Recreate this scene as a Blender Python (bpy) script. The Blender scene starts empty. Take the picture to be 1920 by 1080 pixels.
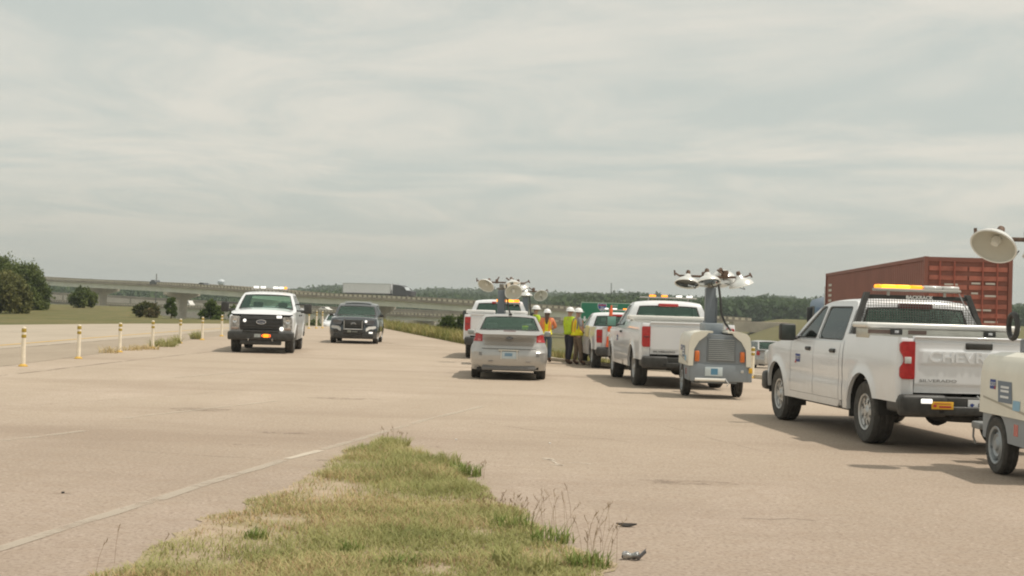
import bpy, bmesh, math, random
import numpy as np
from mathutils import Vector, Matrix, noise as mnoise
from mathutils.geometry import tessellate_polygon
R = math.radians
random.seed(7)
rng = np.random.default_rng(11)
SC = bpy.context.scene
COL = SC.collection

# ------------------------------------------------------------------ camera
F = 2670.0                       # focal length in pixels of the 1920 wide photograph
EYE = Vector((0, 0, 1.57))
ROLL = R(1.72)
PITCH = math.atan(40 / F)
CR = Matrix.Rotation(math.pi / 2 + PITCH, 3, 'X') @ Matrix.Rotation(ROLL, 3, 'Z')
cd = bpy.data.cameras.new('camera')
cd.sensor_width = 36
cd.lens = F / 1920 * 36
cd.clip_start = 0.1
cd.clip_end = 9000
cam = bpy.data.objects.new('camera', cd)
COL.objects.link(cam)
cam.matrix_world = Matrix.Translation(EYE) @ CR.to_4x4()
SC.camera = cam
SC.render.resolution_x, SC.render.resolution_y = 1024, 576
SC.cycles.filter_width = 2.0

# ------------------------------------------------------------------ sky and sun
SUN_EL, SUN_AZ = R(64), R(100)          # azimuth clockwise from +Y: the sun stands to the right
w = bpy.data.worlds.new('World')
SC.world = w
w.use_nodes = True
nt = w.node_tree
N, L = nt.nodes, nt.links
for n in list(N): N.remove(n)
def nd(t, **k):
    n = N.new(t)
    for a, b in k.items(): setattr(n, a, b)
    return n
out = nd('ShaderNodeOutputWorld'); bg = nd('ShaderNodeBackground'); bg.inputs[1].default_value = 0.10
sky = nd('ShaderNodeTexSky', sky_type='NISHITA'); sky.sun_disc = False
sky.sun_elevation = SUN_EL; sky.sun_rotation = SUN_AZ
sky.air_density = 1.0; sky.dust_density = 3.0; sky.ozone_density = 1.0
tc = nd('ShaderNodeTexCoord'); sep = nd('ShaderNodeSeparateXYZ')
L.new(tc.outputs['Generated'], sep.inputs[0])
zz = nd('ShaderNodeMath', operation='MAXIMUM'); zz.inputs[1].default_value = 0.0
L.new(sep.outputs[2], zz.inputs[0])
za = nd('ShaderNodeMath', operation='ADD'); za.inputs[1].default_value = 0.035
L.new(zz.outputs[0], za.inputs[0])
dx = nd('ShaderNodeMath', operation='DIVIDE'); dy = nd('ShaderNodeMath', operation='DIVIDE')
L.new(sep.outputs[0], dx.inputs[0]); L.new(za.outputs[0], dx.inputs[1])
L.new(sep.outputs[1], dy.inputs[0]); L.new(za.outputs[0], dy.inputs[1])
cmb = nd('ShaderNodeCombineXYZ'); L.new(dx.outputs[0], cmb.inputs[0]); L.new(dy.outputs[0], cmb.inputs[1])
def skynoise(sx, sy, rot, scale, det, rough, dist, loc=(0, 0, 0)):
    m = nd('ShaderNodeMapping'); m.inputs['Scale'].default_value = (sx, sy, 1)
    m.inputs['Rotation'].default_value = (0, 0, rot); m.inputs['Location'].default_value = loc
    L.new(cmb.outputs[0], m.inputs[0])
    n = nd('ShaderNodeTexNoise'); n.inputs['Scale'].default_value = scale; n.inputs['Detail'].default_value = det
    n.inputs['Roughness'].default_value = rough; n.inputs['Distortion'].default_value = dist
    L.new(m.outputs[0], n.inputs['Vector']); return n
n1 = skynoise(0.75, 0.50, R(-28), 1.0, 10, 0.62, 1.2, (9.1, 4.7, 0))
n2 = skynoise(0.34, 0.30, R(-18), 1.0, 6, 0.55, 0.8, (17, 12, 0))
mx = nd('ShaderNodeMix', data_type='FLOAT'); mx.inputs[0].default_value = 0.45
L.new(n1.outputs[0], mx.inputs[2]); L.new(n2.outputs[0], mx.inputs[3])
mr = nd('ShaderNodeMapRange'); mr.inputs[1].default_value = 0.38; mr.inputs[2].default_value = 0.61
mr.interpolation_type = 'SMOOTHSTEP'
L.new(mx.outputs[0], mr.inputs[0])
# clouds: thin bright veil, warm where thick, blue-grey where thin (values are radiance / 0.1)
ccol = nd('ShaderNodeMix', data_type='RGBA')
ccol.inputs[6].default_value = (6.2, 6.55, 6.0, 1)
ccol.inputs[7].default_value = (8.35, 7.95, 6.95, 1)
L.new(mr.outputs[0], ccol.inputs[0])
# towards the horizon the veil is even and a little darker
hz = nd('ShaderNodeMapRange'); hz.inputs[1].default_value = 0.0; hz.inputs[2].default_value = 0.10
hz.inputs[3].default_value = 1.0; hz.inputs[4].default_value = 0.0; hz.interpolation_type = 'SMOOTHSTEP'
L.new(sep.outputs[2], hz.inputs[0])
hcol = nd('ShaderNodeMix', data_type='RGBA'); hcol.inputs[7].default_value = (5.75, 5.7, 4.95, 1)
hm = nd('ShaderNodeMath', operation='MULTIPLY'); hm.inputs[1].default_value = 0.8
L.new(hz.outputs[0], hm.inputs[0]); L.new(hm.outputs[0], hcol.inputs[0]); L.new(ccol.outputs[2], hcol.inputs[6])
fin = nd('ShaderNodeMix', data_type='RGBA'); fin.inputs[0].default_value = 0.88
L.new(sky.outputs[0], fin.inputs[6]); L.new(hcol.outputs[2], fin.inputs[7])
L.new(fin.outputs[2], bg.inputs[0]); L.new(bg.outputs[0], out.inputs[0])

sd = bpy.data.lights.new('sun', 'SUN'); sd.energy = 3.0; sd.angle = R(1.2); sd.color = (1.0, 0.93, 0.82)
sun = bpy.data.objects.new('sun', sd); COL.objects.link(sun)
sdir = Vector((math.sin(SUN_AZ) * math.cos(SUN_EL), math.cos(SUN_AZ) * math.cos(SUN_EL), math.sin(SUN_EL)))
sun.rotation_euler = sdir.to_track_quat('Z', 'Y').to_euler()
vs = SC.view_settings
vs.view_transform = 'Standard'; vs.look = 'None'; vs.exposure = 0.0; vs.gamma = 1; vs.use_curve_mapping = False

# ------------------------------------------------------------------ pixel helpers
def ray(px, py): return CR @ Vector(((px - 960) / F, -(py - 540) / F, -1))
def G(px, py, z=0.0):
    d = ray(px, py); return EYE + d * ((z - EYE.z) / d.z)
def at(px, py, D):
    d = ray(px, py); return EYE + d * (D / d.y)
def ss(t):
    t = max(0.0, min(1.0, t)); return t * t * (3 - 2 * t)
def lerp(a, b, t): return a + (b - a) * t
def interp(x, xs, ys): return float(np.interp(x, xs, ys))

# ------------------------------------------------------------------ materials
MATS = {}
def mat(name, col=(.5, .5, .5), rough=.6, metal=0.0, var=0.0, vscale=8.0, emit=0.0, coat=0.0, bump=0.0, spec=None, col2=None, ecol=None, seethru=0.0):
    if name in MATS: return MATS[name]
    m = bpy.data.materials.new(name); m.use_nodes = True
    n, l = m.node_tree.nodes, m.node_tree.links
    b = n['Principled BSDF']
    b.inputs['Base Color'].default_value = (*col, 1); b.inputs['Roughness'].default_value = rough
    b.inputs['Metallic'].default_value = metal; b.inputs['Coat Weight'].default_value = coat
    b.inputs['Coat Roughness'].default_value = .08
    if spec is not None: b.inputs['Specular IOR Level'].default_value = spec
    if emit:
        b.inputs['Emission Color'].default_value = (*(ecol or col), 1); b.inputs['Emission Strength'].default_value = emit
    if var or bump or col2:
        tcn = n.new('ShaderNodeTexCoord'); tx = n.new('ShaderNodeTexNoise')
        tx.inputs['Scale'].default_value = vscale; tx.inputs['Detail'].default_value = 5; tx.inputs['Roughness'].default_value = .6
        l.new(tcn.outputs['Object'], tx.inputs['Vector'])
        if var or col2:
            mi = n.new('ShaderNodeMix'); mi.data_type = 'RGBA'
            c2 = col2 or tuple(c * (1 - var) for c in col)
            c1 = col if col2 else tuple(min(1, c * (1 + var)) for c in col)
            mi.inputs[6].default_value = (*c1, 1); mi.inputs[7].default_value = (*c2, 1)
            r = n.new('ShaderNodeMapRange'); r.inputs[1].default_value = .35; r.inputs[2].default_value = .65
            l.new(tx.outputs[0], r.inputs[0]); l.new(r.outputs[0], mi.inputs[0]); l.new(mi.outputs[2], b.inputs['Base Color'])
        if bump:
            bp = n.new('ShaderNodeBump'); bp.inputs['Strength'].default_value = bump; bp.inputs['Distance'].default_value = .02
            l.new(tx.outputs[0], bp.inputs['Height']); l.new(bp.outputs[0], b.inputs['Normal'])
    MATS[name] = m; return m

def glassmat(name, tint, refl=(.9, .95, .95), ior=1.55):
    m = bpy.data.materials.new(name); m.use_nodes = True
    n, l = m.node_tree.nodes, m.node_tree.links
    n.remove(n['Principled BSDF']); o = n['Material Output']
    t = n.new('ShaderNodeBsdfTransparent'); t.inputs[0].default_value = (*tint, 1)
    g = n.new('ShaderNodeBsdfGlossy'); g.inputs[0].default_value = (*refl, 1); g.inputs['Roughness'].default_value = .03
    f = n.new('ShaderNodeFresnel'); f.inputs[0].default_value = ior
    mi = n.new('ShaderNodeMixShader'); l.new(f.outputs[0], mi.inputs[0]); l.new(t.outputs[0], mi.inputs[1]); l.new(g.outputs[0], mi.inputs[2])
    l.new(mi.outputs[0], o.inputs[0]); return m

def leafmat(name, cols, rough=.7, scale=None):
    """foliage: the colour differs from leaf to leaf and, slowly, from clump to clump"""
    m = bpy.data.materials.new(name); m.use_nodes = True
    n, l = m.node_tree.nodes, m.node_tree.links
    b = n['Principled BSDF']; b.inputs['Roughness'].default_value = rough; b.inputs['Specular IOR Level'].default_value = .2
    g = n.new('ShaderNodeNewGeometry'); cr = n.new('ShaderNodeValToRGB')
    e = cr.color_ramp.elements
    while len(e) < len(cols): e.new(.5)
    for i, c in enumerate(cols):
        e[i].position = i / (len(cols) - 1); e[i].color = (*c, 1)
    if scale:
        tcn = n.new('ShaderNodeTexCoord'); tx = n.new('ShaderNodeTexNoise'); tx.inputs['Scale'].default_value = scale; tx.inputs['Detail'].default_value = 3
        l.new(tcn.outputs['Object'], tx.inputs['Vector'])
        mi = n.new('ShaderNodeMix'); mi.data_type = 'FLOAT'; mi.inputs[0].default_value = .6
        r = n.new('ShaderNodeMapRange'); r.inputs[1].default_value = .35; r.inputs[2].default_value = .65
        l.new(tx.outputs[0], r.inputs[0])
        l.new(g.outputs['Random Per Island'], mi.inputs[2]); l.new(r.outputs[0], mi.inputs[3]); l.new(mi.outputs[0], cr.inputs[0])
    else: l.new(g.outputs['Random Per Island'], cr.inputs[0])
    l.new(cr.outputs[0], b.inputs['Base Color'])
    tr = n.new('ShaderNodeBsdfTranslucent'); l.new(cr.outputs[0], tr.inputs[0])
    ms = n.new('ShaderNodeMixShader'); ms.inputs[0].default_value = .3
    l.new(b.outputs[0], ms.inputs[1]); l.new(tr.outputs[0], ms.inputs[2]); l.new(ms.outputs[0], n['Material Output'].inputs[0])
    return m

def groundmat(name, layers, bump=.3, bscale=60, rough=.9, sheen=0.0, near_tint=None):
    """layers: (scale, lo, hi, colour) noise masks over a first plain colour"""
    m = bpy.data.materials.new(name); m.use_nodes = True
    n, l = m.node_tree.nodes, m.node_tree.links
    b = n['Principled BSDF']; b.inputs['Roughness'].default_value = rough; b.inputs['Specular IOR Level'].default_value = .25; b.inputs['Sheen Weight'].default_value = sheen; b.inputs['Sheen Roughness'].default_value = .5
    g = n.new('ShaderNodeNewGeometry'); last = None
    for i, ly in enumerate(layers):
        if i == 0:
            c = n.new('ShaderNodeRGB'); c.outputs[0].default_value = (*ly, 1); last = c.outputs[0]; continue
        sc, lo, hi, colr, amt = ly[:5]
        mp = n.new('ShaderNodeMapping'); mp.inputs['Location'].default_value = (i * 13.7, i * 5.1, 0)
        if len(ly) > 5: mp.inputs['Scale'].default_value = ly[5]
        l.new(g.outputs['Position'], mp.inputs[0])
        tx = n.new('ShaderNodeTexNoise'); tx.inputs['Scale'].default_value = sc; tx.inputs['Detail'].default_value = 6; tx.inputs['Roughness'].default_value = .62
        l.new(mp.outputs[0], tx.inputs['Vector'])
        r = n.new('ShaderNodeMapRange'); r.inputs[1].default_value = lo; r.inputs[2].default_value = hi; r.inputs[4].default_value = amt
        l.new(tx.outputs[0], r.inputs[0])
        mi = n.new('ShaderNodeMix'); mi.data_type = 'RGBA'; mi.inputs[7].default_value = (*colr, 1)
        l.new(r.outputs[0], mi.inputs[0]); l.new(last, mi.inputs[6]); last = mi.outputs[2]
    if near_tint:      # old pinker surfacing nearby, ragged-edged; grazing brightness farther off put into this tint
        y0_, y1_, mul = near_tint
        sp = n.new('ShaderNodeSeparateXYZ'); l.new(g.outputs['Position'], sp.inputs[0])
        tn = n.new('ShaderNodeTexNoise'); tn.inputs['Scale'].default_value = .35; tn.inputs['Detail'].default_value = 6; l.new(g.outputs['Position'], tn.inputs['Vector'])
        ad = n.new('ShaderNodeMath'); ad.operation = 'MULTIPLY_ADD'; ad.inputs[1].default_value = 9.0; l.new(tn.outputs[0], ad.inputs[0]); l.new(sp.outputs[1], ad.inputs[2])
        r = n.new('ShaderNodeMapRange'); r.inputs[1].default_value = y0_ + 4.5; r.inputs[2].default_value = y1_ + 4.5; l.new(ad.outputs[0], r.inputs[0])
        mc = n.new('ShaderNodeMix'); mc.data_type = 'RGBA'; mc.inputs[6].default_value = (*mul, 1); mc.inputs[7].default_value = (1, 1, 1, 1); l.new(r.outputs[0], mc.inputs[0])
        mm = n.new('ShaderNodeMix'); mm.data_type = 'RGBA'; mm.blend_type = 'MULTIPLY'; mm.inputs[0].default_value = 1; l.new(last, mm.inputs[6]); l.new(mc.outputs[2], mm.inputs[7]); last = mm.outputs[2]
    l.new(last, b.inputs['Base Color'])
    tx = n.new('ShaderNodeTexNoise'); tx.inputs['Scale'].default_value = bscale; tx.inputs['Detail'].default_value = 4
    l.new(g.outputs['Position'], tx.inputs['Vector'])
    bp = n.new('ShaderNodeBump'); bp.inputs['Strength'].default_value = bump; bp.inputs['Distance'].default_value = .01
    l.new(tx.outputs[0], bp.inputs['Height']); l.new(bp.outputs[0], b.inputs['Normal'])
    return m

WHITE = mat('white_paint', (.765, .78, .80), .30, var=.025, vscale=1.5, coat=.8)
def road_dust(m, z0, z1, amt, dust=(.52, .47, .40)):
    """a film of dried road dust on the lower body, patchy, fixed to the body"""
    n, l = m.node_tree.nodes, m.node_tree.links; b = n['Principled BSDF']; src = b.inputs['Base Color'].links[0].from_socket
    tcn = n.new('ShaderNodeTexCoord'); sp = n.new('ShaderNodeSeparateXYZ'); l.new(tcn.outputs['Object'], sp.inputs[0])
    tx = n.new('ShaderNodeTexNoise'); tx.inputs['Scale'].default_value = 5; tx.inputs['Detail'].default_value = 7; tx.inputs['Roughness'].default_value = .7; l.new(tcn.outputs['Object'], tx.inputs['Vector'])
    a = n.new('ShaderNodeMath'); a.operation = 'MULTIPLY_ADD'; a.inputs[1].default_value = .5; l.new(tx.outputs[0], a.inputs[0]); l.new(sp.outputs[2], a.inputs[2])
    r = n.new('ShaderNodeMapRange'); r.inputs[1].default_value = z0 + .25; r.inputs[2].default_value = z1 + .25; r.inputs[3].default_value = amt; r.inputs[4].default_value = .04; l.new(a.outputs[0], r.inputs[0])
    mi = n.new('ShaderNodeMix'); mi.data_type = 'RGBA'; mi.inputs[7].default_value = (*dust, 1); l.new(r.outputs[0], mi.inputs[0]); l.new(src, mi.inputs[6]); l.new(mi.outputs[2], b.inputs['Base Color'])
    rr = n.new('ShaderNodeMapRange'); rr.inputs[1].default_value = 0; rr.inputs[2].default_value = .6; rr.inputs[3].default_value = b.inputs['Roughness'].default_value; rr.inputs[4].default_value = .8; l.new(r.outputs[0], rr.inputs[0]); l.new(rr.outputs[0], b.inputs['Roughness'])
road_dust(WHITE, .35, .85, .5)
BLACKP = mat('black_plastic', (.040, .039, .036), .5, var=.3)
DARKU = mat('underbody_black', (.026, .025, .023), .8, var=.3)
TYRE = mat('tyre_rubber', (.064, .061, .055), .85, var=.25, vscale=14)
SILVER = mat('silver_rim', (.5, .5, .49), .38, metal=.6, var=.06)
CHROME = mat('chrome', (.7, .7, .7), .15, metal=1)
ALU = mat('aluminium', (.72, .72, .71), .35, metal=.8, var=.08)
WALU = mat('white_powdercoat', (.78, .76, .70), .4, var=.03)
GLASS = glassmat('tinted_glass', (.80, 1.0, .92), refl=(.70, 1.0, .84), ior=1.95)
DGLASS = glassmat('dark_tinted_glass', (.20, .24, .22))
LENSR = mat('red_lens', (.42, .02, .02), .25, coat=.6, var=.15, vscale=20)
LENSRD = mat('dark_red_lens', (.16, .015, .015), .3, coat=.5)
LENSC = mat('clear_lens', (.6, .6, .58), .2, coat=.6)
LENSO = mat('orange_lens', (.65, .16, .03), .3, coat=.4)
AMBER = mat('amber_lit', (1, .42, .02), .4, emit=1.6, ecol=(1, .30, .02))
AMBERH = mat('amber_lit_hot', (.35, .12, .01), .4, emit=2.3, ecol=(1, .27, .008))
AMBERO = mat('amber_lens', (.8, .33, .03), .3, coat=.4, emit=.25, ecol=(1, .4, .02))
LAMPW = mat('white_lit', (.9, .9, .85), .3, emit=.9, ecol=(1, .98, .92))
SEATM = mat('seat_cloth', (.09, .09, .085), .9, var=.2)
SEATL = mat('light_interior', (.22, .21, .19), .9, var=.2)
BLUEL = mat('blue_print', (.03, .06, .24), .5)
REDL = mat('red_print', (.45, .03, .05), .5)
BLACKL = mat('black_print', (.03, .03, .03), .5)
GREYL = mat('grey_print', (.30, .30, .30), .45, metal=.3)
PLATE = mat('plate_white', (.72, .74, .75), .4)
YELLOWS = mat('yellow_sticker', (.75, .42, .03), .5)
GREYP = mat('machine_grey', (.235, .265, .29), .45, var=.06, vscale=3, coat=.2)
CREAM = mat('cream_fibreglass', (.74, .71, .61), .4, var=.04, vscale=3, coat=.2)
RUST = mat('rusty_bracket', (.13, .08, .055), .7, var=.35, vscale=20)
CONC = mat('concrete', (.52, .46, .37), .85, var=.14, vscale=.6, bump=.2)
CONCD = mat('weathered_concrete', (.34, .295, .235), .9, col2=(.50, .45, .36), vscale=.25)
GIRD = mat('girder_paint', (.62, .63, .54), .7, var=.08, vscale=.3)

# ------------------------------------------------------------------ mesh building
class MB:
    def __init__(s): s.v = []; s.f = []; s.m = []
    def add(s, vs, fs, mi=0):
        o = len(s.v); s.v += [tuple(p) for p in vs]
        for f in fs: s.f.append(tuple(i + o for i in f)); s.m.append(mi)
        return s
    def box(s, x0, x1, y0, y1, z0, z1, mi=0, M=None):
        vs = [Vector((x, y, z)) for x in (x0, x1) for y in (y0, y1) for z in (z0, z1)]
        if M: vs = [M @ p for p in vs]
        return s.add(vs, [(0, 1, 3, 2), (4, 6, 7, 5), (0, 4, 5, 1), (2, 3, 7, 6), (0, 2, 6, 4), (1, 5, 7, 3)], mi)
    def rbox(s, x0, x1, y0, y1, z0, z1, r=.02, mi=0, M=None, seg=2):
        bm = bmesh.new()
        bmesh.ops.create_cube(bm, size=1)
        for p in bm.verts: p.co = Vector((lerp(x0, x1, p.co.x + .5), lerp(y0, y1, p.co.y + .5), lerp(z0, z1, p.co.z + .5)))
        r = min(r, .45 * min(abs(x1 - x0), abs(y1 - y0), abs(z1 - z0)))
        bmesh.ops.bevel(bm, geom=bm.edges[:], offset=r, segments=seg, affect='EDGES', profile=.5)
        bm.verts.index_update()
        vs = [(M @ p.co) if M else p.co.copy() for p in bm.verts]
        fs = [[q.index for q in f.verts] for f in bm.faces]
        bm.free(); return s.add(vs, fs, mi)
    def tube(s, pts, r, n=8, mi=0, cap=True):
        pts = [Vector(p) for p in pts]; rs = r if isinstance(r, (list, tuple)) else [r] * len(pts)
        rings = []; up = None
        for i, p in enumerate(pts):
            a = pts[max(0, i - 1)]; b = pts[min(len(pts) - 1, i + 1)]; d = (b - a).normalized()
            if up is None: up = Vector((0, 0, 1)) if abs(d.z) < .9 else Vector((1, 0, 0))
            u = d.cross(up).normalized(); v = u.cross(d).normalized(); up = v
            rings.append([p + (u * math.cos(2 * math.pi * k / n) + v * math.sin(2 * math.pi * k / n)) * rs[i] for k in range(n)])
        vs = [q for g in rings for q in g]; fs = []
        for i in range(len(pts) - 1):
            for k in range(n): fs.append((i * n + k, i * n + (k + 1) % n, (i + 1) * n + (k + 1) % n, (i + 1) * n + k))
        if cap: fs += [tuple(range(n))[::-1], tuple((len(pts) - 1) * n + k for k in range(n))]
        return s.add(vs, fs, mi)
    def lathe(s, prof, axis=(0, 0, 1), org=(0, 0, 0), n=24, mi=0, close=False):
        """prof: list of (radius, height along axis)"""
        ax = Vector(axis).normalized(); u = ax.orthogonal().normalized(); v = ax.cross(u); o = Vector(org)
        vs = [o + ax * h + (u * math.cos(2 * math.pi * k / n) + v * math.sin(2 * math.pi * k / n)) * r for r, h in prof for k in range(n)]
        fs = []
        for i in range(len(prof) - 1):
            for k in range(n): fs.append((i * n + k, i * n + (k + 1) % n, (i + 1) * n + (k + 1) % n, (i + 1) * n + k))
        if close:
            for k in range(n): fs.append(((len(prof) - 1) * n + k, (len(prof) - 1) * n + (k + 1) % n, (k + 1) % n, k))
        return s.add(vs, fs, mi)
    def grid(s, fn, nu, nv, mi=0):
        vs = [fn(i / nu, j / nv) for i in range(nu + 1) for j in range(nv + 1)]
        return s.add(vs, [(i * (nv + 1) + j, (i + 1) * (nv + 1) + j, (i + 1) * (nv + 1) + j + 1, i * (nv + 1) + j + 1) for i in range(nu) for j in range(nv)], mi)
    def prism(s, pts2, fmap, a, b, mi=0):
        """extrude a 2-d outline: fmap(u, v, w) -> 3-d, w from a to b"""
        n = len(pts2); tri = tessellate_polygon([[Vector((p[0], p[1], 0)) for p in pts2]])
        vs = [fmap(p[0], p[1], a) for p in pts2] + [fmap(p[0], p[1], b) for p in pts2]
        fs = [tuple(t) for t in tri] + [tuple(i + n for i in t)[::-1] for t in tri] + [(i, (i + 1) % n, n + (i + 1) % n, n + i) for i in range(n)]
        return s.add(vs, fs, mi)
    def panel(s, outer, holes, fmap, th=.03, mi=0):
        loops = [outer] + holes; flat = [p for lp in loops for p in lp]; n = len(flat)
        tri = tessellate_polygon([[Vector((p[0], p[1], 0)) for p in lp] for lp in loops])
        vs = [fmap(p[0], p[1], 0) for p in flat] + [fmap(p[0], p[1], -th) for p in flat]
        fs = [tuple(t) for t in tri] + [tuple(i + n for i in t)[::-1] for t in tri]; o = 0
        for lp in loops:
            k = len(lp)
            fs += [(o + i, o + (i + 1) % k, n + o + (i + 1) % k, n + o + i) for i in range(k)]; o += k
        return s.add(vs, fs, mi)
    def mirror(s):
        o = len(s.v); k = len(s.f)
        s.v += [(-x, y, z) for x, y, z in s.v[:o]]
        s.f += [tuple(i + o for i in f)[::-1] for f in s.f[:k]]; s.m += s.m[:k]; return s
    def build(s, name, m, parent=None, smooth=40, loc=None, merge=.0004):
        me = bpy.data.meshes.new(name); me.from_pydata(s.v, [], s.f)
        for q in (m if isinstance(m, (list, tuple)) else [m]): me.materials.append(q)
        me.polygons.foreach_set('material_index', s.m)
        bm = bmesh.new(); bm.from_mesh(me)
        if merge: bmesh.ops.remove_doubles(bm, verts=bm.verts, dist=merge)
        bmesh.ops.recalc_face_normals(bm, faces=bm.faces); bm.to_mesh(me); bm.free()
        if smooth:
            me.shade_smooth(); me.set_sharp_from_angle(angle=R(smooth))
        o = bpy.data.objects.new(name, me); COL.objects.link(o)
        if parent: o.parent = parent
        if loc: o.location = loc
        return o

def rawmesh(name, V, Fq, m, parent=None, smooth=False):
    """numpy verts (n,3) and faces (k,4) or (k,3)"""
    me = bpy.data.meshes.new(name); k = Fq.shape[1]
    me.vertices.add(len(V)); me.vertices.foreach_set('co', np.asarray(V, dtype=np.float32).ravel())
    me.loops.add(Fq.size); me.loops.foreach_set('vertex_index', Fq.astype(np.int32).ravel())
    me.polygons.add(len(Fq)); me.polygons.foreach_set('loop_start', np.arange(0, Fq.size, k, dtype=np.int32))
    me.update(calc_edges=True); me.materials.append(m)
    if smooth: me.shade_smooth()
    else: me.shade_flat()
    o = bpy.data.objects.new(name, me); COL.objects.link(o)
    if parent: o.parent = parent
    return o

def empty(name, loc=(0, 0, 0), rz=0.0, tilt=(0, 0)):
    o = bpy.data.objects.new(name, None); COL.objects.link(o); o.empty_display_size = .3
    o.location = loc; o.rotation_euler = (tilt[0], tilt[1], rz); return o
def tag(o, label=None, cat=None, group=None, kind=None):
    if label: o['label'] = label
    if cat: o['category'] = cat
    if group: o['group'] = group
    if kind: o['kind'] = kind
    return o
def copy_tree(o, parent=None):
    c = o.copy(); COL.objects.link(c); c.parent = parent
    for ch in o.children: copy_tree(ch, c)
    return c
def roundpoly(pts, r, n=3):
    o = []; k = len(pts)
    for i in range(k):
        a, b, c = Vector(pts[i - 1]), Vector(pts[i]), Vector(pts[(i + 1) % k])
        d1, d2 = (a - b), (c - b); q = min(r, d1.length * .45, d2.length * .45)
        p1, p2 = b + d1.normalized() * q, b + d2.normalized() * q
        for j in range(n + 1):
            t = j / n; o.append(tuple((1 - t) ** 2 * p1 + 2 * t * (1 - t) * b + t * t * p2))
    return o
def text(s, size, m, parent, M, name='lettering', ext=.002, align='CENTER', sx=1.0, off=0.0):
    cu = bpy.data.curves.new('t', 'FONT'); cu.body = s; cu.size = size; cu.extrude = ext; cu.align_x = align; cu.align_y = 'CENTER'; cu.offset = off
    cu.resolution_u = 3
    o = bpy.data.objects.new('t', cu); COL.objects.link(o)
    bpy.context.view_layer.update()
    me = bpy.data.meshes.new_from_object(o.evaluated_get(bpy.context.evaluated_depsgraph_get()))
    bpy.data.objects.remove(o); bpy.data.curves.remove(cu)
    me.transform(Matrix.Diagonal((sx, 1, 1, 1))); me.transform(M); me.name = name
    me.materials.clear(); me.materials.append(m)
    q = bpy.data.objects.new(name, me); COL.objects.link(q); q.parent = parent; return q
def MXF(loc, xa, ya):
    """matrix whose local x and y axes point along xa, ya"""
    x = Vector(xa).normalized(); y = Vector(ya).normalized(); z = x.cross(y)
    m = Matrix((x, y, z)).transposed().to_4x4(); m.translation = Vector(loc); return m
REARM = lambda x, y, z: MXF((x, y, z), (1, 0, 0), (0, 0, 1))          # read from behind (-Y)
FRONTM = lambda x, y, z: MXF((x, y, z), (-1, 0, 0), (0, 0, 1))        # read from in front (+Y)
LEFTM = lambda x, y, z: MXF((x, y, z), (0, -1, 0), (0, 0, 1))         # read from the left (-X)

# ------------------------------------------------------------------ terrain
EY = [-30, 8, 20, 30, 36.3, 46, 49, 62, 106, 160]
EX = [12.5, 11.5, 10.2, 8.2, 6.2, 3.1, 1.56, -2.1, -10.2, -16]
def xr(y): return interp(y, EY, EX)                       # right edge of the pavement
def xl(y): return interp(y, [-30, 72.5, 87, 98, 106], [-52, -26, -23.2, -19.8, -19])
def zf(y): return max(-4.8, min(-.35, -.35 - .024 * (y - 36)))   # level of the motorway on the right
def fl(y): return interp(y, [-30, 20, 36, 46, 60, 130, 330, 420], [13.6, 11.4, 7.6, 6.6, 7.5, 11, 16, 19])
def fr(y): return interp(y, [-30, 0, 43, 130, 330, 420], [30, 28, 23, 23, 44, 55])
def dip(x, y): return -.17 * ss((y - 36) / 9) * ss((x + 1) / 2.5)
def gz(x, y):
    E = xr(y); t = ss((x - E - .2) / max(1.0, min(6.0, fl(y) - E - .3)))
    z = dip(x, y) * (1 - t) + zf(y) * t
    hill = .55 * ss((y - 76) / 74) - 4.5 * ss((y - 168) / 90)
    if y > 104:
        c = ss((y - 104) / 40); g = ss((x / max(y, 1) + .252) / .02)
        z = lerp(z, lerp(hill, -4.8, g), c if x > -19 else max(c, ss((xl(104) - x) / 6)))
    elif y > 72 and x < xl(y):
        z = hill
    f = fr(y)
    if x > f:
        H = 1.1 * ss((y - 150) / 170)
        u = ss((x - f - 1) / (14 + 10 * ss((y - 100) / 200)))
        z = lerp(z, H - .3 * ss((y - 30) / 60) * (1 - ss((y - 150) / 100)) if y > 60 else H - .3 * ss((y - 30) / 60), u)
    return z
def spaced(a, b, d0, g):
    o = [0.0]; d = d0
    while o[-1] < b: o.append(o[-1] + d); d *= g
    n = [0.0]; d = d0
    while n[-1] > a: n.append(n[-1] - d); d *= g
    return sorted(set(n + o))
xs = spaced(-1800, 1800, 1.2, 1.045); ys = [y + 40 for y in spaced(-75, 3500, 1.4, 1.03)]
V = np.array([(x, y, gz(x, y) - (.05 if (xl(y) - .5 < x < xr(y) + .4 and y < 107) else 0) - (.05 if (fl(y) - .4 < x < fr(y) + .4 and -30 < y < 400) else 0)) for x in xs for y in ys])
ny = len(ys); a = np.arange((len(xs) - 1) * (ny - 1)); i, j = a // (ny - 1), a % (ny - 1)
Q = np.stack([i * ny + j, (i + 1) * ny + j, (i + 1) * ny + j + 1, i * ny + j + 1], 1)
GRASSG = groundmat('verge_grass', [(.150, .134, .050), (.05, .40, .60, (.108, .115, .038), .9), (.35, .45, .62, (.205, .160, .070), .8), (3.0, .42, .6, (.09, .095, .034), .5), (.9, .6, .7, (.23, .155, .08), .6)], bump=.8, bscale=9)
g = rawmesh('ground', V, Q, GRASSG, smooth=True); tag(g, kind='structure')

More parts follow.
